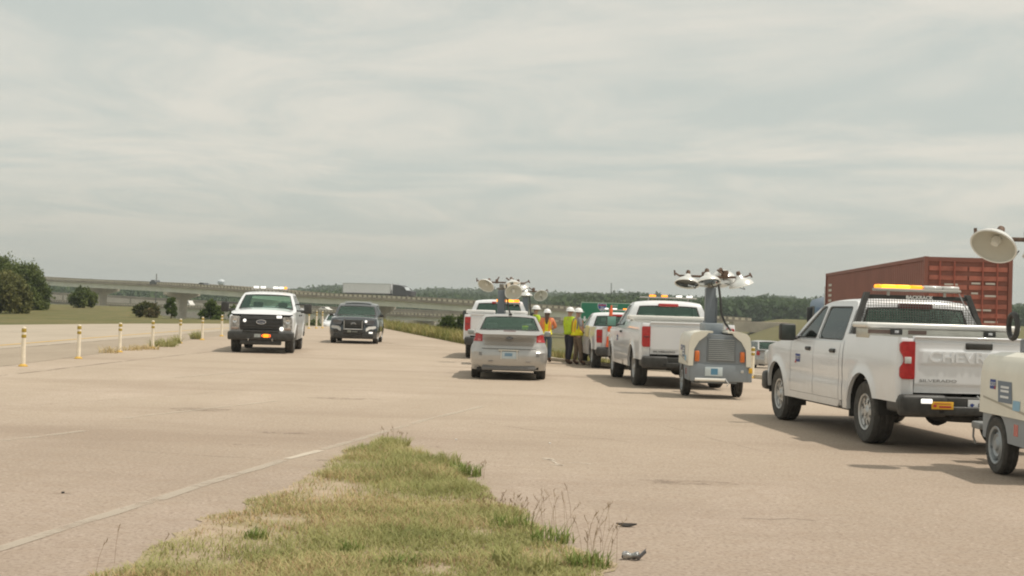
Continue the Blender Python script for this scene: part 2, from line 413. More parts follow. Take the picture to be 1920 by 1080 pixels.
PAVE = groundmat('pavement', [(.482, .400, .312), (.16, .40, .62, (.425, .350, .273), .75), (.55, .46, .66, (.545, .452, .368), .65, (1, .35, 1)), (.045, .45, .58, (.415, .338, .258), .5), (.22, .50, .66, (.335, .262, .198), .65, (.5, 1.6, 1)), (5, .44, .68, (.41, .318, .235), .5), (30, .50, .60, (.24, .178, .14), .50), (22, .60, .68, (.82, .68, .58), .50)], bump=.3, bscale=40, rough=.85, near_tint=(8.5, 24, (.78, .755, .765)))
def strip_mesh(name, y0, y1, fx0, fx1, fz, nx, dy, m, lift=0):
    yy = np.arange(y0, y1 + 1e-6, dy); vs = []
    for y in yy:
        a, b = fx0(y), fx1(y)
        for k in range(nx + 1):
            x = a + (b - a) * k / nx; vs.append((x, y, fz(x, y) + lift))
    n = len(yy); a = np.arange((n - 1) * nx); i, j = a // nx, a % nx
    q = np.stack([i * (nx + 1) + j, i * (nx + 1) + j + 1, (i + 1) * (nx + 1) + j + 1, (i + 1) * (nx + 1) + j], 1)
    return rawmesh(name, np.array(vs), q, m, smooth=True)
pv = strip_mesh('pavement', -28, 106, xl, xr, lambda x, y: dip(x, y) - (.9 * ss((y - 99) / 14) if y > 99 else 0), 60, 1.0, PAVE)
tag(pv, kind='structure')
ROADM = groundmat('motorway_surface', [(.40, .33, .26), (.3, .42, .6, (.34, .28, .22), .8), (20, .5, .65, (.28, .23, .18), .4)], bump=.2)
mw = strip_mesh('road', -28, 400, fl, fr, lambda x, y: gz(x, y), 26, 2.0, ROADM, .03); tag(mw, kind='structure')
# low concrete kerb along the right edge of the pavement
m_ = MB(); yy = [12 + 1.5 * k for k in range(0, 33)]
m_v = []
for y in yy:
    x = xr(y); z = dip(x, y)
    m_v += [(x + .02, y, z - .1), (x + .04, y, z + .10), (x + .22, y, z + .10), (x + .30, y, z - .35)]
m_.add(m_v, [(i * 4 + k, (i + 1) * 4 + k, (i + 1) * 4 + k + 1, i * 4 + k + 1) for i in range(len(yy) - 1) for k in range(3)])
tag(m_.build('kerb', CONC), kind='structure')

LROAD = groundmat('old_carriageway', [(.445, .378, .298), (.3, .40, .62, (.395, .335, .262), .7), (.5, .46, .66, (.49, .42, .335), .5, (1, .3, 1)), (20, .5, .65, (.34, .28, .215), .4)], bump=.25, bscale=60, rough=.85)
lr = strip_mesh('road', -28, 98, lambda y: xl(y) + .3, lambda y: -14.55 - .008 * (y - 40), lambda x, y: 0.0, 20, 1.0, LROAD, .004); tag(lr, kind='structure')
sh_ = strip_mesh('shoulder', -28, 98, lambda y: -14.53 - .008 * (y - 40), lambda y: interp(y, [-30, 31, 45, 60, 98], [-10.9, -11.0, -11.6, -12.8, -13.4]), lambda x, y: 0.0, 8, 1.0, groundmat('shoulder_surface', [(.375, .310, .238), (.5, .40, .62, (.315, .258, .195), .7, (1, .3, 1)), (7, .46, .66, (.43, .36, .28), .4), (30, .5, .62, (.24, .19, .145), .4)], bump=.3, bscale=50), .004); tag(sh_, kind='structure')
# painted lines and seams, each a sheet of its own just above the pavement
def linestrip(mb, pts, wd, lift=.004, jag=0.0):
    P = [Vector((p[0], p[1], 0)) for p in pts]; Lf = []; Rt = []
    for i, p in enumerate(P):
        d = (P[min(i + 1, len(P) - 1)] - P[max(0, i - 1)]).normalized(); n = Vector((-d.y, d.x, 0))
        j1 = jag * random.uniform(-1, 1); j2 = jag * random.uniform(-1, 1)
        for (lst, sg, jj) in ((Lf, 1, j1), (Rt, -1, j2)):
            q = p + n * sg * (wd / 2 + jj); lst.append((q.x, q.y, dip(q.x, q.y) + lift))
    k = len(P); mb.add(Lf + Rt, [(i, i + 1, k + i + 1, k + i) for i in range(k - 1)])
def resample(pts, step):
    o = []
    for a, b in zip(pts[:-1], pts[1:]):
        a, b = Vector(a[:2]), Vector(b[:2]); n = max(1, int((b - a).length / step))
        o += [tuple(a.lerp(b, k / n)) for k in range(n)]
    return o + [tuple(pts[-1][:2])]
def paintmat(name, colr, worn, lo, hi, sc=1.6, base=0.0):
    """old road paint: worn through in patches, so the surface below shows"""
    m = bpy.data.materials.new(name); m.use_nodes = True
    n, l = m.node_tree.nodes, m.node_tree.links; b = n['Principled BSDF']; b.inputs['Roughness'].default_value = .8
    g = n.new('ShaderNodeNewGeometry'); tx = n.new('ShaderNodeTexNoise'); tx.inputs['Scale'].default_value = sc; tx.inputs['Detail'].default_value = 9; tx.inputs['Roughness'].default_value = .75
    l.new(g.outputs['Position'], tx.inputs['Vector']); r = n.new('ShaderNodeMapRange'); r.inputs[1].default_value = lo; r.inputs[2].default_value = hi
    l.new(tx.outputs[0], r.inputs[0]); b.inputs['Base Color'].default_value = (*colr, 1)
    t = n.new('ShaderNodeBsdfTransparent'); mi = n.new('ShaderNodeMixShader'); mm = n.new('ShaderNodeMath'); mm.operation = 'MULTIPLY'; mm.inputs[1].default_value = worn
    ma = n.new('ShaderNodeMath'); ma.operation = 'MAXIMUM'; ma.inputs[1].default_value = base
    l.new(r.outputs[0], mm.inputs[0]); l.new(mm.outputs[0], ma.inputs[0]); l.new(ma.outputs[0], mi.inputs[0]); l.new(b.outputs[0], mi.inputs[1]); l.new(t.outputs[0], mi.inputs[2]); l.new(mi.outputs[0], n['Material Output'].inputs[0]); return m
mb = MB()
linestrip(mb, resample([G(-260, 1104), G(0, 1029), G(150, 981), G(300, 935), G(420, 897), G(532, 863)], .4), .115, jag=.012)
tag(mb.build('lane_line', paintmat('worn_white_paint', (.52, .45, .365), .95, .40, .66, 1.6, .30), smooth=0), kind='structure')
mb = MB(); linestrip(mb, resample([G(538, 861), G(600, 845)], .25), .10, jag=.012)
tag(mb.build('lane_line', paintmat('fresher_white_paint', (.66, .585, .48), .9, .40, .7, 1.6, .25), smooth=0), kind='structure')
mb = MB(); linestrip(mb, resample([G(606, 843), G(700, 816), G(800, 787), G(905, 762)], .4), .10, jag=.012)
linestrip(mb, resample([G(-20, 829), G(60, 820), G(160, 808)], .5), .14, jag=.02)
linestrip(mb, resample([G(330, 708), G(480, 695)], .6), .14, jag=.02)
linestrip(mb, resample([G(230, 785), G(400, 765), G(520, 752)], .6), .10, jag=.02)
tag(mb.build('lane_line', paintmat('faint_white_paint', (.60, .53, .43), .95, .34, .60, 1.6, .55), smooth=0), kind='structure')
mb = MB()
for p in ([(1018, 859), (1030, 861), (1040, 867), (1052, 873)], [(1030, 871), (1046, 872), (1057, 873)], [(1062, 868), (1085, 868), (1108, 871)], [(1020, 861), (1045, 864)]):
    linestrip(mb, resample([G(*q) for q in p], .05), .05, jag=.02)
tag(mb.build('paint_smear', paintmat('smeared_white_paint', (.66, .58, .48), .9, .40, .66, 7), smooth=0), kind='structure')
mb = MB(); linestrip(mb, resample([(-15.2, 20), (-15.5, 43), (-16.0, 57), (-16.4, 73), (-16.0, 98)], 1.5), .17, lift=.010, jag=.012)
tag(mb.build('yellow_line', paintmat('yellow_paint', (.62, .40, .12), .6, .5, .75), smooth=0), kind='structure')
mb = MB()
for ya, yb in ((24, 27), (36, 39), (48, 51), (60, 63), (70, 73)):
    xa = -26.4 + .08 * (ya - 50)
    linestrip(mb, [(xa + 4.6, ya), (xa + 4.9, yb)], .13, lift=.010)
tag(mb.build('lane_dashes', paintmat('dash_white_paint', (.62, .57, .48), .6, .5, .75), smooth=0), kind='structure')
SEAM = paintmat('dark_seam', (.17, .135, .105), 1.0, .38, .60, 1.1, .55)
mb = MB()
linestrip(mb, resample([(-14.4, 20), (-14.55, 43), (-14.7, 57), (-14.8, 73), (-15.0, 95)], 1.0), .12, lift=.011, jag=.03)
linestrip(mb, resample([G(-60, 712), G(60, 698), G(200, 681), G(420, 657)], .8), .07, jag=.03)
linestrip(mb, resample([G(1390, 972), G(1440, 974), G(1486, 973), G(1530, 977)], .12), .022, jag=.012)
linestrip(mb, resample([G(230, 845), G(400, 856), G(520, 862)], .3), .02, jag=.012)
linestrip(mb, resample([G(700, 640), G(760, 648), G(872, 657)], .6), .05, jag=.02)
rs = random.Random(5); mc_ = MB()
for x0, y0, x1, y1 in ((60, 760, 420, 735), (880, 790, 1180, 830), (640, 730, 900, 745), (1250, 800, 1440, 850), (420, 720, 700, 728)):
    a_, b_ = G(x0, y0), G(x1, y1); n_ = max(4, int((b_ - a_).length / .35)); pp = []
    for k in range(n_ + 1):
        q = a_.lerp(b_, k / n_); pp.append((q.x + .12 * mnoise.noise(Vector((k * .45, x0, 0))), q.y + .25 * mnoise.noise(Vector((k * .4, y0, 5))) + rs.gauss(0, .015)))
    linestrip(mc_, pp, .012 + .012 * (a_.y > 12), lift=.0036, jag=.006)
tag(mb.build('pavement_seam', SEAM, smooth=0), kind='structure')
tag(mc_.build('pavement_crack', paintmat('hairline_crack', (.25, .19, .145), 1.0, .36, .58, 2.2, .70), smooth=0), kind='structure')
mb = MB()
for (px, py, a, b) in ((375, 768, .50, .35), (532, 812, .36, .12), (460, 834, .2, .06), (610, 863, .14, .05), (118, 926, .10, .06), (655, 748, .7, .3), (820, 838, .1, .05), (1290, 905, .5, .22)):
    c = G(px, py); k = 14
    mb.add([(c.x + a * math.cos(t) * random.uniform(.7, 1.1), c.y + b * math.sin(t) * random.uniform(.7, 1.1), .003) for t in [2 * math.pi * q / k for q in range(k)]], [tuple(range(k))])
tag(mb.build('pavement_patch', paintmat('dark_patch', (.26, .20, .155), 1.0, .20, .55, 5, .60), smooth=0), kind='structure')

# ------------------------------------------------------------------ leaves
def leafquads(P, S, flat=0.0):
    """one small bent quad per point, random orientation"""
    n = len(P); a = rng.normal(size=(n, 3)); a /= np.linalg.norm(a, axis=1)[:, None]
    b = rng.normal(size=(n, 3)); b -= (a * b).sum(1)[:, None] * a; b /= np.linalg.norm(b, axis=1)[:, None]
    if flat: a[:, 2] *= (1 - flat); b[:, 2] *= (1 - flat)
    S = np.asarray(S).reshape(-1, 1) * rng.uniform(.6, 1.3, (n, 1))
    V = np.stack([P - a * S, P - b * S * .55, P + a * S, P + b * S * .55], 1).reshape(-1, 3)
    return V, np.arange(4 * n).reshape(-1, 4)
def crown_points(blobs, n):
    """points in a shell of each ellipsoid blob (cx,cy,cz,rx,ry,rz)"""
    bl = np.array(blobs); wt = bl[:, 3] * bl[:, 5]; k = rng.choice(len(bl), n, p=wt / wt.sum())
    d = rng.normal(size=(n, 3)); d /= np.linalg.norm(d, axis=1)[:, None]
    r = rng.uniform(0, 1, (n, 1)) ** .4
    lump = .82 + .30 * np.sin(d[:, :1] * 7 + k[:, None] * 3) * np.sin(d[:, 2:] * 6 + k[:, None]) + .12 * rng.normal(size=(n, 1))
    return bl[k, :3] + d * r * lump * bl[k, 3:6]
def clumped(cx, cy, z0, h, r, nb, squash=1.0, low=.25):
    o = []
    for i in range(nb):
        t = i / max(1, nb - 1); ang = i * 2.4 + random.uniform(-.4, .4)
        zc = lerp(low, .82, t) * h; rad = r * (.62 * math.sin(math.pi * min(.95, (.25 + .7 * t))) + .05)
        q = r * random.uniform(.34, .5)
        o.append((cx + math.cos(ang) * rad, cy + math.sin(ang) * rad, z0 + zc, q, q, q * squash * random.uniform(.75, 1.05)))
    return o
def tree(name, x, y, h, r, nleaf, size, lm, label, cat='tree', group=None, nb=14, low=.25, trunk=True, z0=None, squash=1.0):
    z = gz(x, y) if z0 is None else z0
    root = empty(name, (x, y, z)); tag(root, label, cat, group)
    bl = clumped(0, 0, 0, h, r, nb, squash, low)
    P = crown_points(bl, nleaf); P[:, 2] = np.maximum(P[:, 2], .05)
    Vv, Qq = leafquads(P, size); rawmesh('crown', Vv, Qq, lm, root)
    t = MB(); tr = .03 * h
    t.tube([(0, 0, -.2), (.02 * h, 0, .25 * h), (0, .02 * h, .6 * h)], [tr, tr * .7, tr * .3], 7)
    for b in bl[::2]: t.tube([(0, 0, .2 * h), (b[0] * .6, b[1] * .6, b[2] * .75), (b[0], b[1], b[2])], [tr * .5, tr * .3, tr * .12], 5)
    t.build('trunk', mat('bark', (.09, .07, .05), .9, var=.3), root)
    return root
LDARK = leafmat('leaves_dark', [(.055, .078, .026), (.125, .160, .052), (.24, .27, .095)], scale=.7)
LOLIVE = leafmat('leaves_olive', [(.09, .10, .035), (.17, .175, .065), (.27, .25, .10)], scale=.7)
LMID = leafmat('leaves_mid', [(.045, .07, .02), (.10, .14, .038), (.17, .21, .06)], scale=.7)
LRED = leafmat('leaves_reddish', [(.07, .085, .03), (.13, .14, .055), (.22, .15, .09)], scale=.8)
def T(name, px, pybase, D, pw, ph, lm, label, cat='tree', group=None, nl=5000, **k):
    """a tree whose foot stands on the terrain at distance D in direction px; ph, pw are its size in pixels there"""
    p = at(px, pybase, D); s = F / D; z = gz(p.x, D)
    h = ph / s + (p.z - z); return tree(name, p.x, D, max(.6, h), pw / s / 2, nl, k.pop('size', .11), lm, label, cat, group, z0=z, **k)
T('broadleaf_tree', -2, 592, 121, 136, 112, LDARK, 'tall dark green tree at the left edge, tallest of the left group', nl=20000, nb=26, low=.10)
T('broadleaf_tree', 48, 592, 118, 92, 98, LDARK, 'dark green tree just left of where the overpass deck appears', nl=15000, nb=22, low=.10)
T('broadleaf_tree', 76, 590, 122, 42, 60, LDARK, 'smaller dark tree under the left end of the overpass deck', nl=5000, nb=12, low=.12)
T('broadleaf_tree', 18, 594, 104, 86, 84, LOLIVE, 'olive and yellowish leafy tree in front of the dark trees at the far left', nl=12000, nb=18, low=.12)
T('broadleaf_tree', -48, 596, 100, 80, 80, LOLIVE, 'olive tree cut off by the left edge of the view', nl=6000, nb=16, low=.12)
T('round_bush', 155, 589, 134, 54, 50, LDARK, 'dark rounded bush standing alone on the grass slope', 'bush', nl=8000, nb=14, low=.22, squash=1.0)
T('shrub', 275, 603, 104, 52, 36, LRED, 'olive and reddish shrub left of the nearest bridge pier', 'bush', nl=5000, nb=10, low=.2, size=.09)
T('shrub', 320, 606, 103, 26, 52, LMID, 'narrow green shrub climbing in front of the bridge pier', 'bush', nl=4000, nb=9, low=.2, size=.09)
T('shrub', 338, 607, 108, 18, 16, LRED, 'small reddish shrub at the foot of the bridge pier', 'bush', nl=1500, nb=5, low=.2, size=.08)
T('broadleaf_tree', 396, 608, 108, 66, 60, LMID, 'bushy green tree just left of the white pickup facing the camera', nl=11000, nb=16, low=.15)
T('broadleaf_tree', 440, 612, 112, 40, 46, LMID, 'green tree half hidden behind the white pickup facing the camera', nl=4000, nb=10, low=.15)
for (px, pw, ph, D, lab) in ((838, 56, 50, 88, 'green roadside bush behind the grass strip, left of the white pickup with the blazing beacon'), (866, 44, 58, 80, 'tall green bush beside the tail light of the pickup with the blazing beacon'), (812, 34, 26, 98, 'low bush at the left end of the roadside bushes'), (880, 40, 48, 76, 'green bush hidden partly by the silver sedan\'s neighbour pickup')):
    T('roadside_bush', px, 640, D, pw, ph, LMID, lab, 'bush', nl=4500, nb=9, low=.2, size=.08)
for (px, pw, ph, D, py, lab) in ((590, 60, 22, 135, 616, 'dark bush under the overpass behind the row of white posts'), (548, 40, 20, 130, 618, 'dark bush under the overpass just right of the white pickup facing us'), (735, 40, 14, 125, 612, 'dark low bush beneath the lower bridge right of the dark police suv')):
    T('underbridge_bush', px, py, D, pw, ph, LDARK, lab, 'bush', nl=2500, nb=7, low=.3, size=.13)

# far wood: many crowns that read as one mass
tp = []
def prof(px): return interp(px, [-200, 300, 550, 600, 640, 760, 850, 960, 1060, 1190, 1300, 1400, 1440, 1500, 1560, 2200], [36, 30, 26, 35, 38, 34, 38, 37, 36, 40, 36, 38, 44, 40, 42, 40])
Pn, Sz = [], []
for k in range(3400):
    px = random.uniform(-150, 2150); lay = random.random()
    D = lerp(560, 1250, lay) if px < 1060 else lerp(420, 1100, lay * lay)
    x = (px - 960) / F * D
    top = prof(px) * (.62 + .38 * lay) * random.uniform(.86, 1.05) / F * D + 1.57
    if px > 1060: top = prof(px) * (.74 + .26 * lay) * random.uniform(.84, 1.05) / F * D + 1.57
    r = random.uniform(3.5, 6.5) * (.7 + D / 1500)
    n = 46; d = rng.normal(size=(n, 3)); d /= np.linalg.norm(d, axis=1)[:, None]; d[:, 2] = np.abs(d[:, 2]) * 1.2 - .35
    lob = 1 + .25 * np.sin(d[:, :1] * 5 + k) * np.cos(d[:, 2:] * 5 + k)
    Pn.append(np.array([x, D, top - r * .9]) + d * lob * np.array([r, r, r * .9])); Sz.append(np.full(n, .24 * r * .8))
    m = 14; q = rng.uniform(-1, 1, (m, 3)); Pn.append(np.array([x, D, (top - r) * .5 - 2]) + q * np.array([r, r, max(1, (top - r) * .5 + 2)])); Sz.append(np.full(m, .35 * r))
Vv, Qq = leafquads(np.concatenate(Pn), np.concatenate(Sz))
wood = rawmesh('far_woods', Vv, Qq, leafmat('woodland', [(.030, .055, .020), (.065, .105, .036), (.12, .165, .055)], scale=.02))
tag(wood, 'long dark green wood along the horizon behind the overpass', 'woodland', kind='stuff')
mb = MB()      # wooded rise that closes the gaps between the crowns
for a, b in ((-900, 0), (0, 900)):
    pass
hv = []
for k in range(120):
    px = -400 + k * 25; D = 1300; x = (px - 960) / F * D
    hv += [(x, D, prof(px) * .93 / F * D + 1.57 + 1.2 * math.sin(k * 1.7)), (x, D - 250, -6), (x, D + 300, -6)]
mb.add(hv, [(i * 3, i * 3 + 3, i * 3 + 4, i * 3 + 1) for i in range(119)] + [(i * 3, i * 3 + 2, i * 3 + 5, i * 3 + 3) for i in range(119)])
tag(mb.build('hills', mat('wooded_rise', (.03, .05, .025), .95, var=.3, vscale=.02), smooth=60), kind='structure')

# ------------------------------------------------------------------ overpasses
UP = [(-60, 511, 560), (93, 520, 477), (200, 524.5, 438), (311, 529.5, 405), (435, 537, 384), (559, 547, 367), (737, 554.5, 352), (900, 564.5, 341), (1060, 574, 333), (1240, 585, 328), (1408, 596, 325)]
def deckpath(pl, step=6):
    P = [at(*p) for p in pl]; o = []
    for i in range(len(P) - 1):
        a = P[max(0, i - 1)]; b = P[i]; c = P[i + 1]; d = P[min(len(P) - 1, i + 2)]
        n = max(2, int((c - b).length / step))
        for k in range(n):
            t = k / n; t2, t3 = t * t, t * t * t
            o.append(.5 * ((2 * b) + (c - a) * t + (2 * a - 5 * b + 4 * c - d) * t2 + (3 * b - a - 3 * c + d) * t3))
    return o + [P[-1]]
def sweep(mb, path, sec, closed=True, mi=0):
    """sec: points (across away from the camera, up) swept along the path"""
    k = len(sec); vs = []
    for i, p in enumerate(path):
        d = path[min(i + 1, len(path) - 1)] - path[max(0, i - 1)]; d.z = 0; d.normalize(); nrm = Vector((-d.y, d.x, 0))
        if nrm.y < 0: nrm = -nrm
        vs += [p + nrm * a + Vector((0, 0, b)) for a, b in sec]
    fs = [(i * k + j, (i + 1) * k + j, (i + 1) * k + (j + 1) % k, i * k + (j + 1) % k) for i in range(len(path) - 1) for j in range(k if closed else k - 1)]
    fs += [tuple(range(k)), tuple((len(path) - 1) * k + j for j in range(k))[::-1]] if closed else []
    return mb.add(vs, fs, mi)
def walk(path, step):
    o = []; need = 0.0
    for a, b in zip(path[:-1], path[1:]):
        l = (b - a).length; t = need
        while t < l: o.append((a.lerp(b, t / l), (b - a).normalized())); t += step
        need = t - l
    return o
PARA = mat('parapet_brown', (.25, .21, .165), .9, col2=(.36, .31, .24), vscale=.2); BALU = mat('baluster_concrete', (.66, .60, .48), .9, var=.12, vscale=.5)
def bridge(name, pl, label, wd=10.5, par=.85, deck=.42, gd=1.45, piers=(), pdrop=6.0, posts=1.45, group=None):
    path = deckpath(pl); root = empty(name, path[len(path) // 2]); root.location = (0, 0, 0)
    tag(root, label, 'bridge', group)
    b = MB(); sweep(b, path, [(.25, -par), (wd - .25, -par), (wd - .25, -par - deck), (.25, -par - deck)]); b.build('deck', CONC, root)
    for off in (0, wd - .3):
        bal = MB(); b = MB(); sweep(b, path, [(off, -.14), (off + .3, -.14), (off + .3, 0), (off, 0)])
        sweep(b, path, [(off - .02, -par - deck + .02), (off + .32, -par - deck + .02), (off + .32, -par + .22), (off - .02, -par + .22)])
        for p, d in walk(path, posts):
            nr = Vector((-d.y, d.x, 0)).normalized(); nr = nr if nr.y > 0 else -nr
            c = p + nr * (off + .13); h = .42
            M = Matrix.Translation(c) @ Matrix.Rotation(math.atan2(d.y, d.x), 4, 'Z')
            bal.box(-h, h, -.13, .13, -par + .1, -.1, 0, M)
        sweep(b, path, [(off + .2, -par + .15), (off + .27, -par + .15), (off + .27, -.15), (off + .2, -.15)])
        b.build('parapet', PARA, root); tag(bal.build('baluster', BALU, root, smooth=0), kind='stuff')
    for off in (.7, wd * .36, wd * .64, wd - 1.0):
        b = MB(); zt = -par - deck; sweep(b, path, [(off, zt), (off + .3, zt), (off + .3, zt - gd), (off, zt - gd)]); b.build('girder', GIRD, root)
    for (px, D) in piers:
        x = (px - 960) / F * D; q = min(path, key=lambda p: abs(p.x / p.y - x / D)); i = path.index(q)
        d = (path[min(i + 1, len(path) - 1)] - path[max(0, i - 1)]).normalized(); nr = Vector((-d.y, d.x, 0)).normalized(); nr = nr if nr.y > 0 else -nr
        zt = q.z - par - deck - gd; c = q + nr * (wd / 2)
        M = Matrix.Translation((c.x, c.y, 0)) @ Matrix.Rotation(math.atan2(nr.y, nr.x), 4, 'Z')
        b = MB(); hw = wd / 2 + .2
        b.prism([(-hw, zt), (hw, zt), (hw, zt - .7), (1.3, zt - 2.1), (1.0, -7), (-1.0, -7), (-1.3, zt - 2.1), (-hw, zt - .7)], lambda u, v, w_: M @ Vector((u, w_, v)), -.95, .95)
        b.build('pier', CONC, root, smooth=0)
    return root, path
up_root, UPP = bridge('overpass', UP, 'long curving concrete overpass with balustrade parapet crossing the whole background, the upper one', piers=((168, 450), (311, 412), (455, 390), (700, 356), (885, 341), (1075, 333), (1250, 328)))
LOW = [(60, 560.5, 520), (200, 567.5, 492), (311, 571.5, 470), (435, 574.5, 450), (600, 580.5, 428), (737, 585, 402), (880, 590.5, 384), (1060, 600, 372), (1200, 607, 366)]
lo_root, LOP = bridge('overpass', LOW, 'lower concrete bridge seen beneath the curving overpass', wd=8.5, par=.8, deck=.35, gd=1.0, piers=((395, 455), (760, 400), (930, 380), (1090, 371)))
# the third roadway: a solid barrier wall on a low embankment behind the lower bridge
WL = [(60, 546, 560), (200, 553, 530), (311, 559.5, 508), (435, 566, 486), (600, 574, 462), (737, 578.5, 440), (900, 585, 420), (1060, 593.5, 405), (1200, 599, 400)]
pw_ = deckpath(WL); wl_o = empty('barrier_wall', (0, 0, 0))
wl = MB(); sweep(wl, pw_, [(-.05, 0), (.3, 0), (.3, -.85), (-.05, -.85)]); wl.build('parapet', PARA, wl_o, smooth=0)
wl = MB(); sweep(wl, pw_, [(.05, -.86), (.35, -.86), (.4, -7), (.05, -7)]); wl.build('wall_face', mat('pale_wall', (.62, .56, .49), .85, var=.08, vscale=.3), wl_o, smooth=0)
wl = MB()
for p_, d_ in walk(pw_, 21): wl.box(p_.x - .35, p_.x + .35, p_.y - .12, p_.y + .02, p_.z - 5, p_.z - .86)
tag(wl.build('buttress', PARA, wl_o, smooth=0), kind='stuff')
tag(wl_o, 'long low concrete barrier wall seen between the upper overpass and the lower bridge', 'wall')
r_ = MB(); sweep(r_, pw_, [(.45, -.9), (12, -.9), (12, -6), (.45, -6)]); tag(r_.build('road', ROADM), kind='structure')
# abutment where the overpass lands on the hill
p = UPP[-1]; mb = MB(); mb.box(p.x - 4, p.x + 7, p.y - .3, p.y + 11, -2, p.z - .95); tag(mb.build('abutment', CONCD, smooth=0), 'concrete abutment where the overpass meets the grassy hill on the right', 'abutment')
mb = MB(); M = Matrix.Identity(4)
hp = [Vector((p.x + 2 + 8 * k, p.y + .6 * k, p.z - .9 + (.05 * k))) for k in range(12)]
sweep(mb, hp, [(0, 0), (9, 0), (9, -3), (0, -3)]); tag(mb.build('road', ROADM), kind='structure')

# a few distant things on the skyline
def water_tower(px, pyt, pyb, D, label):
    a = at(px, pyt, D); s = F / D; r = 7 / s; root = empty('water_tower', (a.x, D, 0)); tag(root, label, 'water tower')
    z = a.z; b = MB(); b.lathe([(.01, z), (r * .7, z - r * .15), (r, z - r * .6), (r * .9, z - r * 1.2), (r * .3, z - r * 1.7), (.01, z - r * 1.75)], n=18); b.build('tank', mat('tower_white', (.66, .70, .74), .5), root)
    b = MB(); b.lathe([(r * .28, z - r * 1.6), (r * .16, z - r * 2.4), (r * .2, -8)], n=12); b.build('stem', mat('tower_grey', (.4, .42, .45), .6), root)
water_tower(415, 523.5, 540, 900, 'white water tower rising above the overpass left of the white pickup facing us')
water_tower(1164, 541, 550, 1150, 'tiny water tower on the wooded skyline above the green sign')
for px, pyt, D, lab in ((281, 512, 420, 'thin dark mast standing above the overpass parapet'), (1148, 530, 900, 'slender lattice mast on the skyline left of the tiny water tower')):
    a = at(px, pyt, D); b = MB(); b.tube([(0, 0, -5), (0, 0, a.z)], .16 if D < 600 else .35, 6); o = b.build('mast', mat('mast_grey', (.16, .16, .15), .6), loc=(a.x, D + 8, 0)); tag(o, lab, 'mast')

# ------------------------------------------------------------------ vehicles
def outline_half(W, yr, yf, rr, rf, axles, ra, step=.14, bowr=0, bowf=0):
    """plan outline of one side from the rear centre to the front centre: (x, y, nx, ny, end)"""
    o = []
    for k in range(5): o.append((-(W - rr[0]) * k / 5, yr, 0, -1))
    for k in range(7):
        t = k / 6 * math.pi / 2; o.append((-(W - rr[0]) - rr[0] * math.sin(t), yr + rr[1] * (1 - math.cos(t)), -math.sin(t), -math.cos(t)))
    y0, y1 = yr + rr[1], yf - rf[1]; sy = set()
    y = y0 + step
    while y < y1 - .05: sy.add(round(y, 4)); y += step
    for a in axles:
        for k in range(17): sy.add(round(a + ra * math.cos(math.pi * k / 16), 4))
        for q in (ra + .035, ra + .09): sy.add(round(a + q, 4)); sy.add(round(a - q, 4))
    sy = sorted(v for v in sy if y0 + .01 < v < y1 - .01); keep = []
    for v in sy:
        if not keep or v - keep[-1] > .004: keep.append(v)
    for v in keep: o.append((-W, v, -1, 0))
    for k in range(7):
        t = math.pi / 2 * (1 - k / 6); o.append((-(W - rf[0]) - rf[0] * math.sin(t), yf - rf[1] * (1 - math.cos(t)), -math.sin(t), math.cos(t)))
    for k in range(1, 6): o.append((-(W - rf[0]) * (1 - k / 5), yf, 0, 1))
    return o

